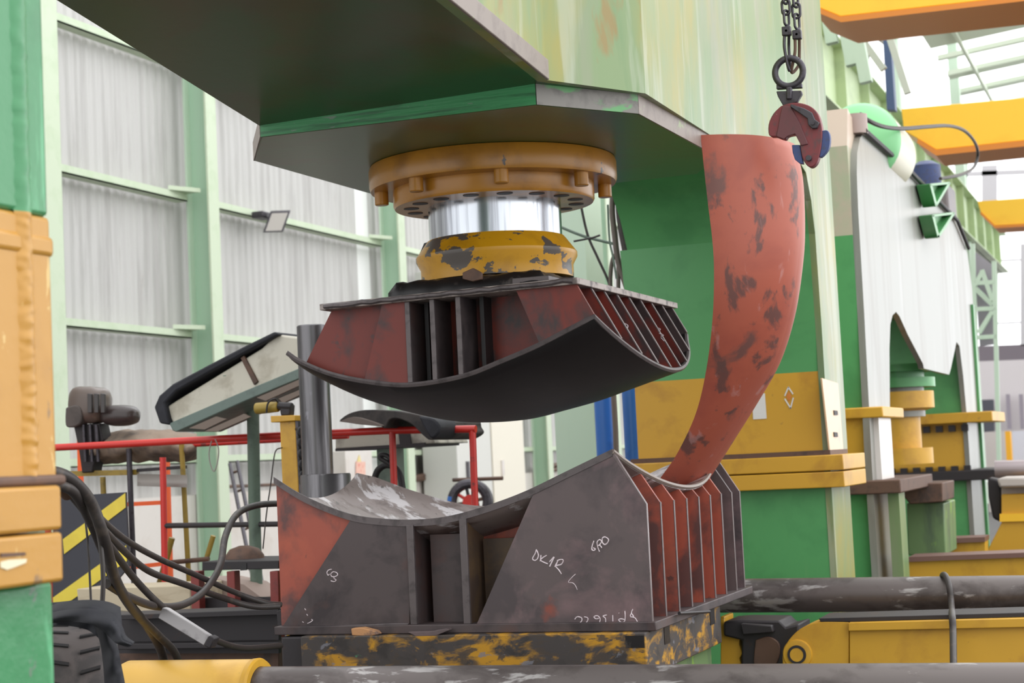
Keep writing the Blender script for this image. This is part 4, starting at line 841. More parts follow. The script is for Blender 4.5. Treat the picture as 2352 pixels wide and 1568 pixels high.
hose('thin_cable', [(220, 1190, 4.8), (232, 1260, 4.8), (237, 1330, 4.8), (234, 1400, 4.8)], .008, 'black cable hanging beside the hose bundle in front of the hazard board')
br = thing('steel_bar', 'scuffed light grey flat bar tied below a hose', 'metal bar', tuple(at(420, 1440, 'Y', 5.95)))
build(MB().slab([(372, 1395), (382, 1397), (481, 1460), (468, 1483), (362, 1419)], 'Y', 5.95, .03), 'bar', plain('scuffed_aluminium', (168, 164, 164), .4, .5, dirt=(90, 88, 90), sc=(8, 8, 8), thr=.52, amt=.8), br, bev=.004)
build(MB().slab([(480, 1459), (492, 1466), (482, 1489), (468, 1483)], 'Y', 5.945, .045), 'bar_end', DARK, br, bev=.004)
# wheel with tread
wc = at(150, 1560, 'Y', 4.75)
wh = thing('trolley_wheel', 'dusty black lugged rubber tyre behind the front column', 'wheel', (wc.x, wc.y, 0))
tw, tr_ = .155, wc.z+.15
RW = .32; wcz = at(160, 1448, 'Y', 4.6).z-RW
ax = Vector((.823, .569, 0)).normalized(); x0 = at(100, 1500, 'Y', 4.6).x; x1 = at(232, 1500, 'Y', 4.6).x
wl = (x1-x0)*.98; ccw = Vector((at(96, 1500, 'Y', 4.75).x, 4.75, wcz))
build(MB().lathe(ccw, [(0, 0), (RW*.6, 0), (RW*.88, .005), (RW*.97, .02), (RW, .04), (RW, wl-.035), (RW*.97, wl-.015), (RW*.88, wl), (RW*.6, wl), (0, wl)], ax, 64), 'tyre', plain('dusty_tyre_rubber', (84, 76, 74), .75, dirt=(56, 52, 52), sc=9, thr=.48, amt=.8, bump=30), wh)
for k in range(26):
    a_ = k*6.28318/26; u_ = ax.orthogonal().normalized(); w_ = ax.cross(u_)
    rad = u_*math.cos(a_)+w_*math.sin(a_); tan = -u_*math.sin(a_)+w_*math.cos(a_)
    for off, sg in ((wl*.27, 1), (wl*.73, -1)):
        c_ = ccw+ax*off+rad*(RW+.001)+tan*(.0 if sg > 0 else .035)
        build(MB().obox(c_, (ax*.03+tan*.008*sg), tan*.006-ax*.001, rad*.004), 'tread_groove', plain('groove_black', (34, 31, 32), .8) if 'groove_black' not in bpy.data.materials else bpy.data.materials['groove_black'], wh)
# black cloth over the wheel
bc = thing('black_cloth', 'folded black cloth thrown over the dusty tyre', 'cloth', tuple(at(190, 1560, 'Y', 4.45)))
CLB = plain('black_woven_cloth', (34, 34, 40), .75, dirt=(50, 50, 58), sc=6, thr=.5, amt=.5, bump=12)
def cfold(px, Y, d0, d1, nm, nu=28, nv=8):
    # a draped strip between two pixel polylines, bulging towards the viewer
    a_ = [(p.x, p.y) for p in spline([(x, y, 0) for x, y in px[0]], 8)]; b_ = [(p.x, p.y) for p in spline([(x, y, 0) for x, y in px[1]], 8)]
    def f(u, v):
        p = a_[int(u*(len(a_)-1))]; q = b_[int(u*(len(b_)-1))]
        return at(p[0]+(q[0]-p[0])*v, p[1]+(q[1]-p[1])*v, 'Y', Y+d0*(1-v)-d1*math.sin(3.14*v)+.008*math.sin(u*17+v*5))
    build(MB().grid(f, nu, nv, .012, (0, .98, .15)), nm, CLB, bc, ang=75)
cfold(([(96, 1398), (140, 1384), (200, 1379), (245, 1384), (272, 1396)], [(96, 1420), (150, 1408), (205, 1402), (250, 1418), (276, 1446)]), 4.44, .10, .02, 'top_fold')
cfold(([(96, 1412), (150, 1402), (205, 1400), (255, 1412), (276, 1440), (285, 1462), (304, 1476)], [(96, 1434), (150, 1428), (205, 1432), (240, 1452), (262, 1474), (280, 1482), (296, 1486)]), 4.40, .03, .02, 'front_fold')
cfold(([(210, 1425), (228, 1470), (236, 1520), (240, 1570), (244, 1620)], [(250, 1445), (266, 1490), (274, 1530), (282, 1570), (290, 1620)]), 4.47, .02, .025, 'hanging_fold')
cfold(([(96, 1390), (110, 1386), (130, 1384), (180, 1380), (240, 1384)], [(96, 1440), (120, 1436), (150, 1436), (200, 1446), (232, 1470)]), 4.52, .06, .0, 'under_fold')
# bench with red legs, beams and crate
bn = thing('red_leg_bench', 'low bench with dark steel top and worn red legs left of the lower die', 'bench', tuple(at(540, 1500, 'Y', 9.2)))
build(MB().slab([(464, 1290), (640, 1287), (640, 1306), (464, 1310)], 'Y', 9.2, .5), 'bench_top', DARK, bn, bev=.004)
build(MB().slab([(552, 1294), (566, 1293), (566, 1309), (552, 1310)], 'Y', 9.196, .01), 'tube_opening', GREASE, bn, 'black open end of a square tube')
for x0, x1 in ((437, 456), (520, 538), (619, 638)):
    build(MB().slab([(x0, 1312), (x1, 1311), (x1+9, 1600), (x0+9, 1600)], 'Y', 9.2, .07), 'bench_leg', plain('worn_dark_red_paint', (134, 54, 48), .5, dirt=(80, 44, 44), sc=7) if 'worn_dark_red_paint' not in bpy.data.materials else bpy.data.materials['worn_dark_red_paint'], bn, bev=.004)
build(MB().slab([(440, 1372), (640, 1372), (640, 1398), (440, 1400)], 'Y', 9.3, .06), 'bench_shelf', DARK, bn, bev=.004)
sb = MB().slab([(560, 1240), (585, 1236), (640, 1278), (640, 1290), (545, 1292), (520, 1288)], 'Y', 9.4, .25)
single(MB().lathe(at(562, 1290, 'Y', 9.5), [(0, 0), (.13, 0), (.12, .04), (.09, .08), (.03, .1), (0, .1)], (0, 0, 1), 30), 'brown_dome', RUST, 'dark brown dome-shaped casting on the red-legged bench', 'casting')
hb_ = thing('steel_beam', 'dark grey I-beam lying across in front of the red-legged bench', 'beam', tuple(at(450, 1560, 'Y', 8.2)))
build(MB().slab([(270, 1412), (640, 1398), (640, 1412), (270, 1424)], 'Y', 8.1, .25), 'beam_flange', DARK, hb_, bev=.004)
build(MB().slab([(270, 1420), (640, 1408), (640, 1500), (270, 1500)], 'Y', 8.2, .03), 'beam_web', DARK, hb_)
build(MB().slab([(270, 1478), (640, 1474), (640, 1486), (270, 1492)], 'Y', 8.1, .25), 'beam_flange', DARK, hb_, bev=.004)
build(MB().slab([(270, 1490), (640, 1484), (640, 1640), (270, 1640)], 'Y', 8.3, .1), 'beam_support', RUST, hb_, bev=.004)
build(MB().slab([(635, 1404), (648, 1398), (650, 1440), (638, 1450)], 'Y', 7.9, .06), 'beam_clip', DARK, hb_, bev=.003)
single(MB().slab([(176, 1352), (398, 1345), (436, 1344), (438, 1408), (396, 1412), (180, 1396)], 'Y', 9.5, .4), 'wooden_crate', WOODC, 'low pale wooden crate standing behind the hoses', 'crate', bev=.006)
single(MB().slab([(440, 1330), (500, 1330), (560, 1342), (600, 1372), (600, 1400), (430, 1400)], 'Y', 9.9, .3), 'cardboard_scrap', plain('dusty_board', (168, 148, 138), .8), 'dusty beige board behind the red bench legs', 'board')
# yellow post with valve and chain
yp = thing('yellow_post', 'narrow yellow post left of the steel guide post with a greasy valve on its top', 'post', (at(660, 1100, 'Y', 9.2).x, 9.2, 0))
build(MB().slab([(642, 968), (678, 966), (686, 1110), (700, 1700), (664, 1700), (648, 1110)], 'Y', 9.2, .08), 'post_shaft', YEL, yp, bev=.006)
build(MB().slab([(678, 966), (684, 967), (692, 1110), (706, 1700), (700, 1700), (686, 1110)], 'Y', 9.19, .1), 'post_edge', IRON, yp)
build(MB().slab([(621, 955), (678, 953), (678, 966), (622, 970)], 'Y', 9.17, .14), 'post_cap', YEL, yp, bev=.004)
build(MB().slab([(640, 928), (668, 928), (666, 955), (644, 955)], 'Y', 9.2, .06), 'valve_stem', DARK, yp, bev=.01)
build(MB().tube([at(588, 938, 'Y', 9.22), at(612, 936, 'Y', 9.22), at(640, 934, 'Y', 9.22)], [.034, .034, .03], 16), 'valve_body', OLIVE, yp, bev=.006)
build(MB().tube([at(640, 932, 'Y', 9.22), at(671, 934, 'Y', 9.22)], .026, 8), 'valve_nut', DARK, yp, bev=.004)
build(MB().tube(spline([at(612, 948, 'Y', 9.17), at(616, 925, 'Y', 9.17), at(632, 916, 'Y', 9.2), at(640, 928, 'Y', 9.22)], 5), .006, 8), 'valve_wire', DARK, yp)
dc = thing('drive_chain', 'thick greasy black chain hanging between the yellow post and the steel guide post', 'chain', tuple(at(694, 1110, 'Y', 9.05)))
for k in range(10):
    build(link(at(694+k*.6, 992+k*12.5, 'Y', 9.05), .05, .05, .011, (1, 0, 0) if k % 2 else (.5, .85, 0)), 'chain_link', BLACKR, dc, ang=60)
build(MB().tube([at(680, 985, 'Y', 9.2), at(694, 985, 'Y', 9.05)], .008, 8), 'chain_hook', DARK, dc)
hose('thin_cable', [(648, 1028, 9.19), (634, 1034, 9.12), (628, 1060, 9.1), (622, 1110, 9.1), (612, 1180, 9.1), (604, 1260, 9.1)], .004, 'thin black wire hanging left of the yellow post')
# rear desk with black cloth behind the guide post
dk = thing('rear_desk', 'dirty grey-white machine table with a dark post behind the red rail', 'machine table', tuple(P(880, 1200, 10.9)))
build(MB().slab([(770, 999), (985, 985), (1000, 1018), (770, 1031)], 'Y', 10.9, .6), 'table_panel', plain('dirty_white_panel', (176, 170, 158), .5, dirt=(110, 104, 96), sc=5, thr=.5, amt=.8), dk, bev=.008)
build(MB().slab([(770, 1030), (975, 1016), (975, 1024), (770, 1036)], 'Y', 10.88, .62), 'table_edge', DARK, dk)
build(MB().slab([(865, 1026), (905, 1024), (930, 1700), (890, 1700)], 'Y', 11.1, .16), 'table_post', DGREEN, dk, 'dark green post under the table')
build(MB().slab([(915, 995), (940, 993), (944, 1018), (918, 1020)], 'Y', 10.885, .02), 'panel_slot', DARK, dk)
CH = plain('charcoal_cloth', (74, 68, 66), .8, dirt=(44, 42, 44), sc=7, thr=.45, amt=.8, bump=9)
gc = thing('grey_cloth', 'crumpled charcoal cloth lying over the red rail and machine table', 'cloth', tuple(at(900, 1000, 'Y', 9.9)))
def fold(pts, Y, th): return MB().slab(sp2d(pts+[pts[0]], 3), 'Y', Y, th)
build(fold([(778, 966), (800, 950), (838, 941), (905, 943), (960, 952), (1004, 965), (1010, 980), (1016, 995), (990, 1010), (972, 1000), (945, 974), (915, 961), (894, 964), (884, 984), (866, 972), (830, 962), (800, 966)], 9.9, .7), 'upper_fold', CH, gc, bev=.02)
build(fold([(778, 968), (812, 957), (850, 966), (878, 978), (830, 975), (796, 970)], 9.86, .3), 'pale_fold', plain('pale_brown_cloth', (120, 108, 102), .8), gc, 'paler fold', bev=.01)
build(fold([(960, 955), (996, 962), (1012, 986), (992, 1008), (975, 985)], 9.84, .3), 'hanging_corner', CLOTH, gc, 'dark hanging corner', bev=.015)
single(MB().tube(spline([at(x, y, 'Y', 10.3) for x, y in ((860, 1100), (868, 1080), (885, 1068), (905, 1072), (918, 1090), (924, 1118), (926, 1150))], 6), .022, 12).tube(spline([at(x, y, 'Y', 10.25) for x, y in ((905, 1072), (888, 1060), (874, 1052), (876, 1044), (892, 1048), (905, 1066))], 6), .016, 12), 'coiled_hose', BLACKR, 'thick black hose curled around a red rail post', 'hose')
# wall side: reel, electrical cabinets, cross bars
sgn = thing('electrical_cabinet', 'white wall cabinet with a faint yellow and red warning label', 'cabinet', tuple(at(830, 1160, 'X', -12.3)))
y0_ = at(795, 1080, 'X', -12.2).y; y1_ = at(856, 1080, 'X', -12.2).y; z0_ = .3; z1_ = at(820, 1034, 'X', -12.2).z
build(MB().box((-12.78, y0_, 0), (-12.2, y1_, z1_)), 'cabinet_body', WHITEW, sgn, bev=.01)
build(MB().slab([(817, 1060), (838, 1060), (839, 1090), (817, 1092)], 'X', -12.19, .005), 'warning_label', plain('pink_warning_label', (236, 190, 172), .6, dirt=(226, 120, 100), sc=(14, 14, 26), thr=.5, amt=.8), sgn)
build(MB().slab([(820, 1060), (825, 1044), (829, 1060)], 'X', -12.19, .005), 'warning_triangle', plain('pale_warning_yellow', (236, 214, 140), .6), sgn)
# large pale duct panels
for nm, lab, a_, b_, zt_, mt in (('pale_locker', 'tall pale grey locker against the wall behind the far end of the red rail', 1050, 1130, 5.2, plain('pale_locker_paint', (214, 212, 206), .5)), ('cream_locker', 'tall cream locker to the right of the pale grey one', 1132, 1206, 5.2, plain('cream_locker_paint', (234, 226, 210), .5))):
    ya, yb2_ = at(a_, 1050, 'X', -12.1).y, at(b_, 1050, 'X', -12.1).y
    lo = thing(nm, lab, 'locker', (-12.4, (ya+yb2_)/2, 0))
    build(MB().box((-12.78, ya, 0), (-12.1, yb2_-.03, zt_)), 'locker_body', mt, lo, bev=.01)
    build(MB().box((-12.1, ya+.4, 1.4), (-12.07, ya+.52, 1.7)), 'locker_handle', IRON if nm[0] == 'p' else WHITEW, lo)
rw = thing('cable_reel', 'cable reel with blue rim and red spokes standing by the wall', 'reel', tuple(at(1079, 1170, 'Y', 16)))
rc_ = at(1079, 1152, 'Y', 16); rr = 45/4000*17
AXR = Vector((.25, -.97, 0)).normalized()
build(MB().torus(rc_, rr*.93, .05, AXR, 40, 10), 'reel_rim', IRON, rw, 'dark grey rim')
build(MB().torus(rc_+AXR*.02, rr*1.0, .032, AXR, 20, 10, 5.2, 7.6), 'reel_rim_paint', BLUE, rw, 'blue painted arc of the rim')
build(MB().torus(rc_-AXR*.14, rr, .028, AXR, 40, 10), 'reel_rim', IRON, rw, 'dark back rim')
build(MB().lathe(rc_-AXR*.14, [(0, 0), (.07, 0), (.07, .16), (0, .16)], AXR, 24), 'reel_hub', RED, rw)
for k in range(8):
    a_ = k*.7854+.2; u_ = AXR.orthogonal().normalized(); w_ = AXR.cross(u_)
    build(MB().tube([rc_, rc_+(u_*math.cos(a_)+w_*math.sin(a_))*rr], .018, 6), 'reel_spoke', [RED, IRON, RED, RUST][k % 4], rw)
build(MB().tube([at(1040, 1102, 'Y', 16.2), at(1155, 1098, 'Y', 16.2)], .02, 6), 'reel_axle_bar', RUST, rw)
build(MB().prism([(rc_.x-.3, 16.1, 0), (rc_.x-.26, 16.1, 0), (rc_.x, 16.1, rc_.z), (rc_.x-.04, 16.1, rc_.z)], (0, .04, 0)), 'reel_stand', RUST, rw)
build(MB().prism([(rc_.x+.3, 16.1, 0), (rc_.x+.26, 16.1, 0), (rc_.x, 16.1, rc_.z), (rc_.x+.04, 16.1, rc_.z)], (0, .04, 0)), 'reel_stand', RUST, rw)
for i, pts in enumerate(([(950, 1098), (985, 1088), (1000, 1072), (1012, 1064)], [(945, 1100), (990, 1096), (1010, 1082), (1030, 1086)], [(1240, 1075), (1290, 1066), (1340, 1070)], [(1245, 1085), (1300, 1074), (1345, 1078)])):
    single(MB().tube(spline([at(x, y, 'X', -12.78) for x, y in pts], 5), .05, 8), 'scrap_bundle', RUST, ['bent brown scrap strip on the wall ledge, the upper of two', 'bent brown scrap strip on the wall ledge, the lower of two', 'rusty rods lying along the wall behind the blue cylinders, upper bundle', 'rusty rods lying along the wall behind the blue cylinders, lower bundle'][i], 'scrap metal')
lad = thing('leaning_ladder', 'narrow dark steel ladder leaning against the wall behind the grey-green post', 'ladder', tuple(at(560, 1300, 'Y', 15)))
for a_, b_ in (((528, 1065), (575, 1330)), ((545, 1060), (592, 1320))):
    build(MB().tube([at(*a_, 'Y', 15.4), at(b_[0]+45, b_[1]+190, 'Y', 13.5)], .02, 6), 'ladder_rail', IRON, lad)
for k in range(6):
    t = k/6+.08
    build(MB().tube([at(528+47*t, 1065+265*t, 'Y', 15.38-.6*t), at(545+47*t, 1060+260*t, 'Y', 15.38-.6*t)], .012, 6), 'ladder_rung', RUST, lad)
single(MB().tube([at(525, 1117, 'X', -12.845), at(650, 1112, 'X', -12.845)], .025, 6), 'low_bar', RUST, 'thin brown bar running behind the grey-green post', 'bar')
# blue cylinders beside the column
bl = thing('blue_cylinder', 'left of two tall bright blue gas cylinders by the rear column', 'cylinder', tuple(at(1385, 1400, 'Y', 11.9)))
def bluec(name, x0, x1, Y, lab):
    a_, b_ = at(x0, 1000, 'Y', Y), at(x1, 1000, 'Y', Y); t = bpy.data.objects.get('nothing')
    r_ = (b_.x-a_.x)/2*.97; c_ = ((a_.x+b_.x)/2, Y+r_)
    o = thing(name, lab, 'gas cylinder', (c_[0], c_[1], 0))
    zt_ = at(x0, 905, 'Y', Y).z+.35
    build(MB().lathe((c_[0], c_[1], 0), [(0, 0), (r_, 0), (r_, zt_-.15), (r_*.85, zt_-.06), (r_*.5, zt_), (0, zt_+.01)], n=36), 'cylinder_body', BLUE, o)
    build(MB().lathe((c_[0], c_[1], zt_), [(0, 0), (.03, 0), (.03, .08), (0, .08)], n=12), 'cylinder_valve', IRON, o)
bpy.data.objects.remove(bl)
bluec('blue_cylinder', 1361, 1410, 12.2, 'left of two tall bright blue gas cylinders beside the rear column of the large press')
bluec('blue_cylinder', 1427, 1473, 12.0, 'right of two tall bright blue gas cylinders, touching the yellow part of the rear column')
single(MB().tube([at(1440, 1650, 'Y', 11.9), at(1416, 1060, 'Y', 11.9), at(1414, 990, 'Y', 11.9), at(1408, 880, 'Y', 11.9)], .02, 10), 'grey_pipe', plain('grey_brown_hose', (112, 100, 94), .6), 'grey-brown hose hanging between the two blue gas cylinders', 'hose')
# hanging cables left of the rear column
cb = [([(1410, 420), (1406, 480), (1412, 540), (1420, 600), (1436, 650), (1450, 690)], .020, 'grey_brown_hose'), ([(1424, 425), (1428, 500), (1440, 570), (1452, 630), (1462, 690)], .036, None), ([(1430, 440), (1436, 520), (1446, 580), (1456, 640), (1460, 690)], .030, None),
      ([(1404, 690), (1402, 640), (1406, 600), (1414, 585), (1420, 600), (1420, 690)], .014, 'grey_brown_hose'), ([(1335, 475), (1350, 540), (1372, 590), (1395, 640), (1408, 680)], .009, None), ([(1290, 522), (1340, 542), (1390, 555), (1420, 562)], .010, 'dk'), ([(1318, 554), (1350, 548), (1364, 545), (1378, 540)], .007, None), ([(1396, 470), (1400, 550), (1408, 590), (1416, 640)], .007, 'dk')]
lb = ['thick grey-brown hose hanging left of the rear column', 'thickest black hose hanging against the rear column', 'black hose hanging just left of the green column edge', 'grey-brown hose bent in a narrow upside-down U beside the hanging hoses', 'thin dark cable crossing diagonally right of the piston rod', 'dark green cable running right from the piston rod to the hanging hoses', 'short twisted wire crossing the diagonal cable right of the ram', 'thin dark wire hanging left of the thick grey-brown hose']
for (pts, r_, mt), l_ in zip(cb, lb):
    m_ = HOSE if mt is None else (bpy.data.materials['grey_brown_hose'] if mt != 'dk' else DGREEN)
    single(MB().tube(spline([at(x, y, 'Y', 11.2 if r_ > .008 else 10.9) for x, y in pts], 6), r_, 10), 'hanging_hose' if r_ > .012 else 'hanging_cable', m_, l_, 'hose' if r_ > .012 else 'cable')

# ================================================================== right background: runway, cranes, roof, far wall
XG = -4.6
def G(x, y): return at(x, y, 'X', XG)
gy0, gy1 = 9.5, 56
g0 = G(1872, 57); g1 = G(2258, 497); zt3 = (g0.z+g1.z)/2; g2 = G(2285, 611); zb3 = zt3-(zt3-g2.z)*1.0
rg_ = bpy.data.objects.new('trim_1', None); C.objects.link(rg_); rg_.location = (XG, 25, 0); rg_['kind'] = 'structure'; bpy.context.view_layer.update()
RUNW = plain('runway_green_paint', (178, 196, 152), .5, dirt=(150, 166, 130), sc=(1.5, .5, 1.5), thr=.5, amt=.6)
build(MB().box((XG-.03, 12, zb3), (XG, gy1, zt3)), 'girder_web', RUNW, rg_)
build(MB().box((XG-.25, 12, zt3-.03), (XG+.2, gy1, zt3)), 'girder_flange', RUNW, rg_); build(MB().box((XG-.25, 12, zb3), (XG+.2, gy1, zb3+.03)), 'girder_flange', RUNW, rg_)
for k in range(18): build(MB().box((XG, 13+k*2.4, zb3), (XG+.16, 13.04+k*2.4, zt3)), 'girder_stiffener', RUNW, rg_)
for yc_ in (14.0, 22, 30, 38, 46): struct(MB().box((XG-.3, yc_, 0), (XG+.05, yc_+.5, zb3-.01)), 'trim_column', MINT)
for yc_ in (18.5, 26.5, 36, 48): struct(MB().box((XG-.4, yc_, zt3+.01), (XG-.15, yc_+.35, zt3+6)), 'trim_column', MINT)
# crane bridges
def crane(pts, Y, lab, edge, dep=.9):
    o = thing('crane_girder', lab, 'crane beam', tuple(at(2300, pts[-1][1], 'Y', Y)))
    build(MB().slab(pts, 'Y', Y, dep), 'box_girder', CRANE, o, bev=.01)
    build(MB().slab(edge, 'Y', Y-.06, dep+.12), 'bottom_flange', CRANEO, o, 'darker orange bottom flange')
crane([(1866, -60), (2700, -150), (2700, -48), (1930, 38), (1866, 12)], 17.5, 'yellow overhead crane girder cut off by the top edge of the photo', [(1866, 12), (1930, 38), (2700, -48), (2700, -38), (1932, 51), (1866, 24)])
crane([(2070, 250), (2700, 192), (2700, 286), (2150, 344), (2076, 300)], 24, 'broad yellow overhead crane girder at the middle right', [(2108, 318), (2150, 344), (2700, 286), (2700, 300), (2150, 357), (2106, 328)])
crane([(2245, 462), (2700, 430), (2700, 494), (2284, 518), (2252, 486)], 40, 'farthest yellow overhead crane girder, just above the end wall windows', [(2252, 486), (2284, 518), (2700, 494), (2700, 500), (2286, 524), (2252, 492)])
# roof beyond: sloping panels with open skylight strips between
def ysolve(py, px=2200, X=None):
    f = lambda y: 0
    return py
sl_ = .10; xr0 = XG-.3
def roofpt(px, py):
    d = FW + RT*((px-1176)/FPX) - UP*((py-784)/FPX)
    zr = zt3+3.3; t = (zr-EYE.z+sl_*(EYE.x-xr0))/(d.z-sl_*d.x); return EYE+d*t
for i, (pa, pb) in enumerate(((-60, 20), (48, 98), (127, 131), (168, 179), (214, 222), (262, 272))):
    ya, yb3 = roofpt(2200, pb).y, roofpt(2200, pa).y
    ya, yb3 = min(ya, yb3), max(ya, yb3)
    xa, xb = XG-.3, 14
    z_ = lambda x: zt3+3.3+sl_*(x-xr0)
    struct(MB().prism([(xa, ya, z_(xa)), (xb, ya, z_(xb)), (xb, yb3, z_(xb)), (xa, yb3, z_(xa))], (0, 0, .12)), 'ceiling_panel', plain('pale_green_roof_paint', (206, 216, 196), .6) if i == 0 else bpy.data.materials['pale_green_roof_paint'])
ysk = roofpt(2200, 300).y
for k in range(9):
    x_ = -4.2+k*2.0
    z_ = zt3+3.3+sl_*(x_-xr0)
    struct(MB().box((x_, roofpt(2200, -60).y, z_-.12), (x_+.08, ysk, z_-.02)), 'ceiling_purlin', bpy.data.materials['pale_green_roof_paint'])
TRG = plain('pale_truss_grey', (196, 200, 186), .5)
for a_, b_, Y in (((1990, 70), (2120, 75), 22), ((2040, 90), (2075, 30), 22), ((2060, 35), (2120, 75), 22), ((2160, 22), (2260, 45), 26), ((2170, 60), (2210, 20), 26), ((1985, 40), (2060, 55), 22), ((2300, 38), (2340, 5), 28)):
    struct(MB().tube([at(*a_, 'Y', Y), at(*b_, 'Y', Y)], .045, 6), 'ceiling_truss_bar', TRG)
struct(MB().slab([(1905, 50), (2010, 60), (2040, 90), (2030, 100), (1990, 70), (1960, 56)], 'Y', 30, .3), 'ceiling_dark_panel', plain('brownish_roof_grey', (150, 142, 136), .6))  # one warm grey panel, darker than the pale green roof
single(MB().slab([(2020, -60), (2034, -64), (2056, 252), (2037, 252)], 'Y', 24.3, .2), 'blue_stanchion', plain('dark_blue_paint', (66, 84, 120), .5), 'dark blue stanchion standing at the end of the yellow crane girder', 'stanchion')
for a_, b_ in (((1940, 60), (1958, 150)), ((1965, 60), (1990, 190)), ((1900, 30), (1912, 100))):
    struct(MB().tube([at(*a_, 'Y', 21), at(*b_, 'Y', 21)], .10, 4), 'trim_column', MINT)
for a_, b_ in (((1958, 60), (2030, 160)), ((2045, 90), (2085, 215)), ((1990, 110), (1985, 180))):
    struct(MB().tube([at(*a_, 'Y', 22), at(*b_, 'Y', 22)], .06, 4), 'ceiling_truss_bar', TRG)
# far end wall, X from the runway to the right
YE = 58
WE = plain('far_wall_grey', (206, 202, 206), .6)
def E(x, y, Y=YE): return at(x, y, 'Y', Y)
def epanel(x0, y0, x1, y1, nm, m_, Y=YE, th=.15):
    return struct(MB().slab([(x0, y0), (x1, y0-(x1-x0)*.04), (x1, y1-(x1-x0)*.04), (x0, y1)], 'Y', Y, th), nm, m_)
epanel(2195, 330, 2222, 1100, 'wall_end_column', MINT)
epanel(2255, 380, 2290, 700, 'wall_end_column', WE); epanel(2344, 560, 2700, 794, 'wall_end_panel', WE)
epanel(2200, 395, 2700, 405, 'wall_end_beam', WE); epanel(2290, 596, 2344, 600, 'window_bar', WE); epanel(2290, 740, 2344, 744, 'window_bar', WE)
epanel(2286, 545, 2292, 800, 'window_frame', MINT)
epanel(2240, 795, 2700, 830, 'wall_end_gantry', plain('dull_violet_grey', (128, 118, 126), .6))
epanel(2240, 830, 2700, 1100, 'wall_end_office', plain('pale_pinkish_wall', (224, 216, 218), .6))
for x in (2310, 2340): struct(MB().slab([(x, 905), (x+9, 905), (x+13, 985), (x+4, 985)], 'Y', YE-.3, .1), 'window_slit', plain('violet_grey_glass', (160, 150, 162), .4) if x == 2310 else bpy.data.materials['violet_grey_glass'])
struct(MB().slab([(2254, 918), (2282, 917), (2284, 990), (2257, 992)], 'Y', YE-.3, .1), 'door_opening', plain('dark_doorway_grey', (84, 84, 94), .5))
# lattice column
lc = thing('lattice_column', 'pale lattice column under the end of the runway beyond the smaller press', 'lattice column', tuple(E(2262, 1100, 30)))
build(MB().slab([(2236, 575), (2286, 612), (2290, 790), (2250, 795)], 'Y', 30.2, .05), 'back_sheet', plain('violet_grey_sheet', (150, 144, 152), .6), lc)
for a_, b_ in (((2234, 560), (2252, 1130)), ((2283, 600), (2296, 1125)), ((2238, 650), (2284, 648)), ((2240, 710), (2286, 708)), ((2245, 775), (2290, 772)), ((2238, 660), (2280, 700)), ((2280, 715), (2248, 765)), ((2255, 620), (2280, 690)), ((2240, 655), (2258, 622))):
    build(MB().tube([at(*a_, 'Y', 30), at(*b_, 'Y', 30)], .05, 4), 'lattice_bar', MINT, lc)
# machine and rails at the far right
Ym = 17.5
single(MB().tube([at(2286, 1078, 'Y', Ym), at(2600, 1070, 'Y', Ym)], .088, 30), 'rolled_tube', plain('silvery_tube', (168, 156, 158), .35, .5), 'thick silvery grey tube beyond the legs of the smaller press', 'tube')
mc = thing('yellow_machine', 'yellow machine bed with silvery roller at the far right', 'machine', tuple(at(2330, 1300, 'Y', 16.5)))
build(MB().slab([(2262, 1275), (2300, 1200), (2300, 1135), (2600, 1125), (2600, 1290), (2262, 1290)], 'Y', 16.3, 1.0), 'machine_body', YEL, mc, bev=.01)
build(MB().slab([(2296, 1180), (2600, 1172), (2600, 1190), (2296, 1198)], 'Y', 16.27, .05), 'body_ledge', CRANE, mc)
build(MB().slab([(2290, 1098), (2600, 1090), (2600, 1112), (2295, 1120)], 'Y', 16.2, .8), 'roller', plain('silvery_roller', (200, 190, 184), .35, .4), mc, 'silvery roller on top', bev=.02)
build(MB().slab([(2300, 1118), (2600, 1110), (2600, 1138), (2300, 1144)], 'Y', 16.4, .8), 'roller_bed', plain('warm_grey_bed', (168, 156, 148), .5), mc)
build(MB().slab([(2268, 1096), (2292, 1100), (2302, 1130), (2300, 1200), (2280, 1190), (2270, 1140)], 'Y', 16.5, .3), 'bearing_block', DARK, mc, bev=.02)
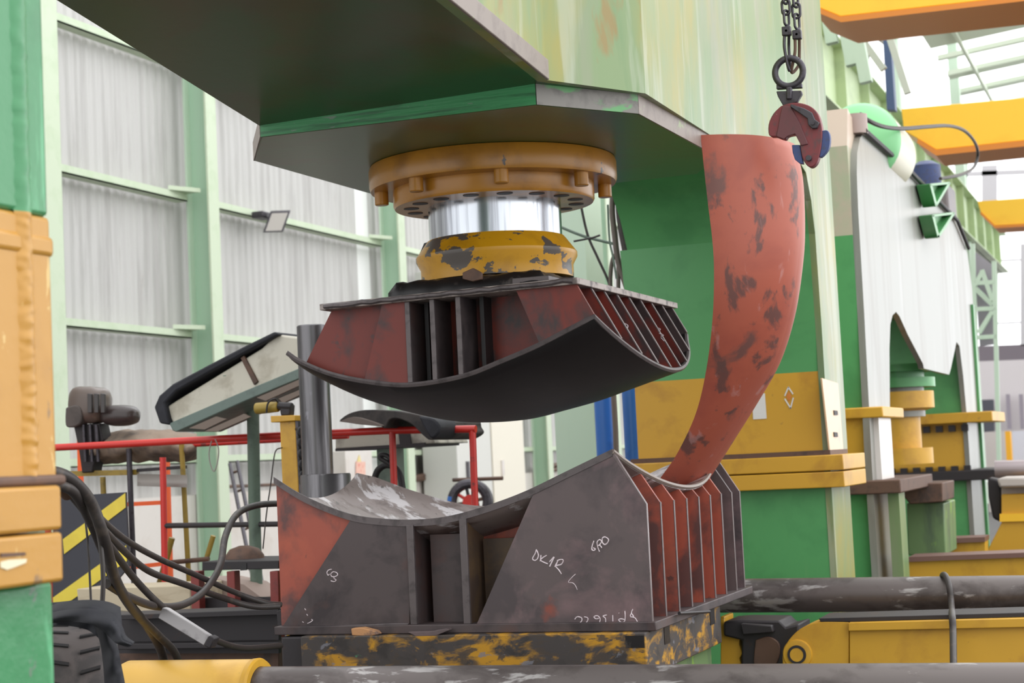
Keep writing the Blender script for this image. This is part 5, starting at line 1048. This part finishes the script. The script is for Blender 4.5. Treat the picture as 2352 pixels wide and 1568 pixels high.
for (q_, Y, lab) in (([(2086, 1290), (2600, 1270), (2600, 1318), (2086, 1332)], 13.5, 'nearer yellow rail beam with a brown worn top beyond the rear pipe'), ([(2160, 1248), (2262, 1244), (2262, 1276), (2160, 1282)], 15.5, 'shorter yellow rail beam behind the green cabinet')):
    rb = thing('rail_beam', lab, 'beam', tuple(at(2300, 1400, 'Y', Y)))
    build(MB().slab(q_, 'Y', Y, .3), 'beam_side', YEL, rb)
    q2 = [q_[0], q_[1], (q_[1][0], q_[1][1]-11), (q_[0][0], q_[0][1]-11)]
    build(MB().slab(q2, 'Y', Y-.04, .4), 'worn_rail_top', plain('brown_worn_rail', (128, 96, 88), .45, .3) if 'brown_worn_rail' not in bpy.data.materials else bpy.data.materials['brown_worn_rail'], rb)
    build(MB().slab([q_[3], q_[2], (q_[2][0], q_[2][1]+120), (q_[3][0], q_[3][1]+120)], 'Y', Y+.1, .1), 'beam_base', RUST, rb)
single(MB().slab([(2308, 990), (2320, 990), (2331, 1180), (2319, 1181)], 'Y', 40, .3), 'orange_upright', plain('amber_panel', (248, 178, 40), .5), 'narrow amber upright panel by the far office wall', 'panel')
single(MB().slab([(2262, 992), (2308, 990), (2318, 1178), (2272, 1180)], 'Y', 41, .5), 'grey_locker', plain('pinkish_grey_locker', (206, 198, 196), .5), 'pinkish grey cabinet left of the amber panel at the far wall', 'cabinet')
single(MB().slab([(2325, 990), (2600, 980), (2610, 1150), (2334, 1166)], 'Y', 41, .5), 'white_machine', plain('bluish_white_machine', (220, 220, 232), .4), 'bluish white machine housing right of the amber panel', 'machine')

single(MB().tube(spline([at(x, y, 'Y', 10.04) for x, y in ((486, 1012), (480, 1040), (484, 1068), (492, 1082), (500, 1060), (502, 1030), (494, 1008))], 6), .004, 6), 'wire_loop', plain('pale_grey_wire', (170, 160, 156), .5), 'thin pale wire loop hanging from the red rail under the tilted box', 'wire')
XC = -2.0795
build(MB().slab([(0, 1290), (20, 1285), (60, 1283), (58, 1292), (35, 1301), (15, 1308), (0, 1303)], 'X', XC, .002), 'bare_patch', plain('cream_undercoat', (222, 214, 182), .6), press, 'cream patch of bare undercoat on the front collar')
build(MB().slab([(0, 1270), (55, 1268), (58, 1274), (0, 1279)], 'X', XC, .003), 'scrape', RUST, press, 'brown scrape on the front collar')
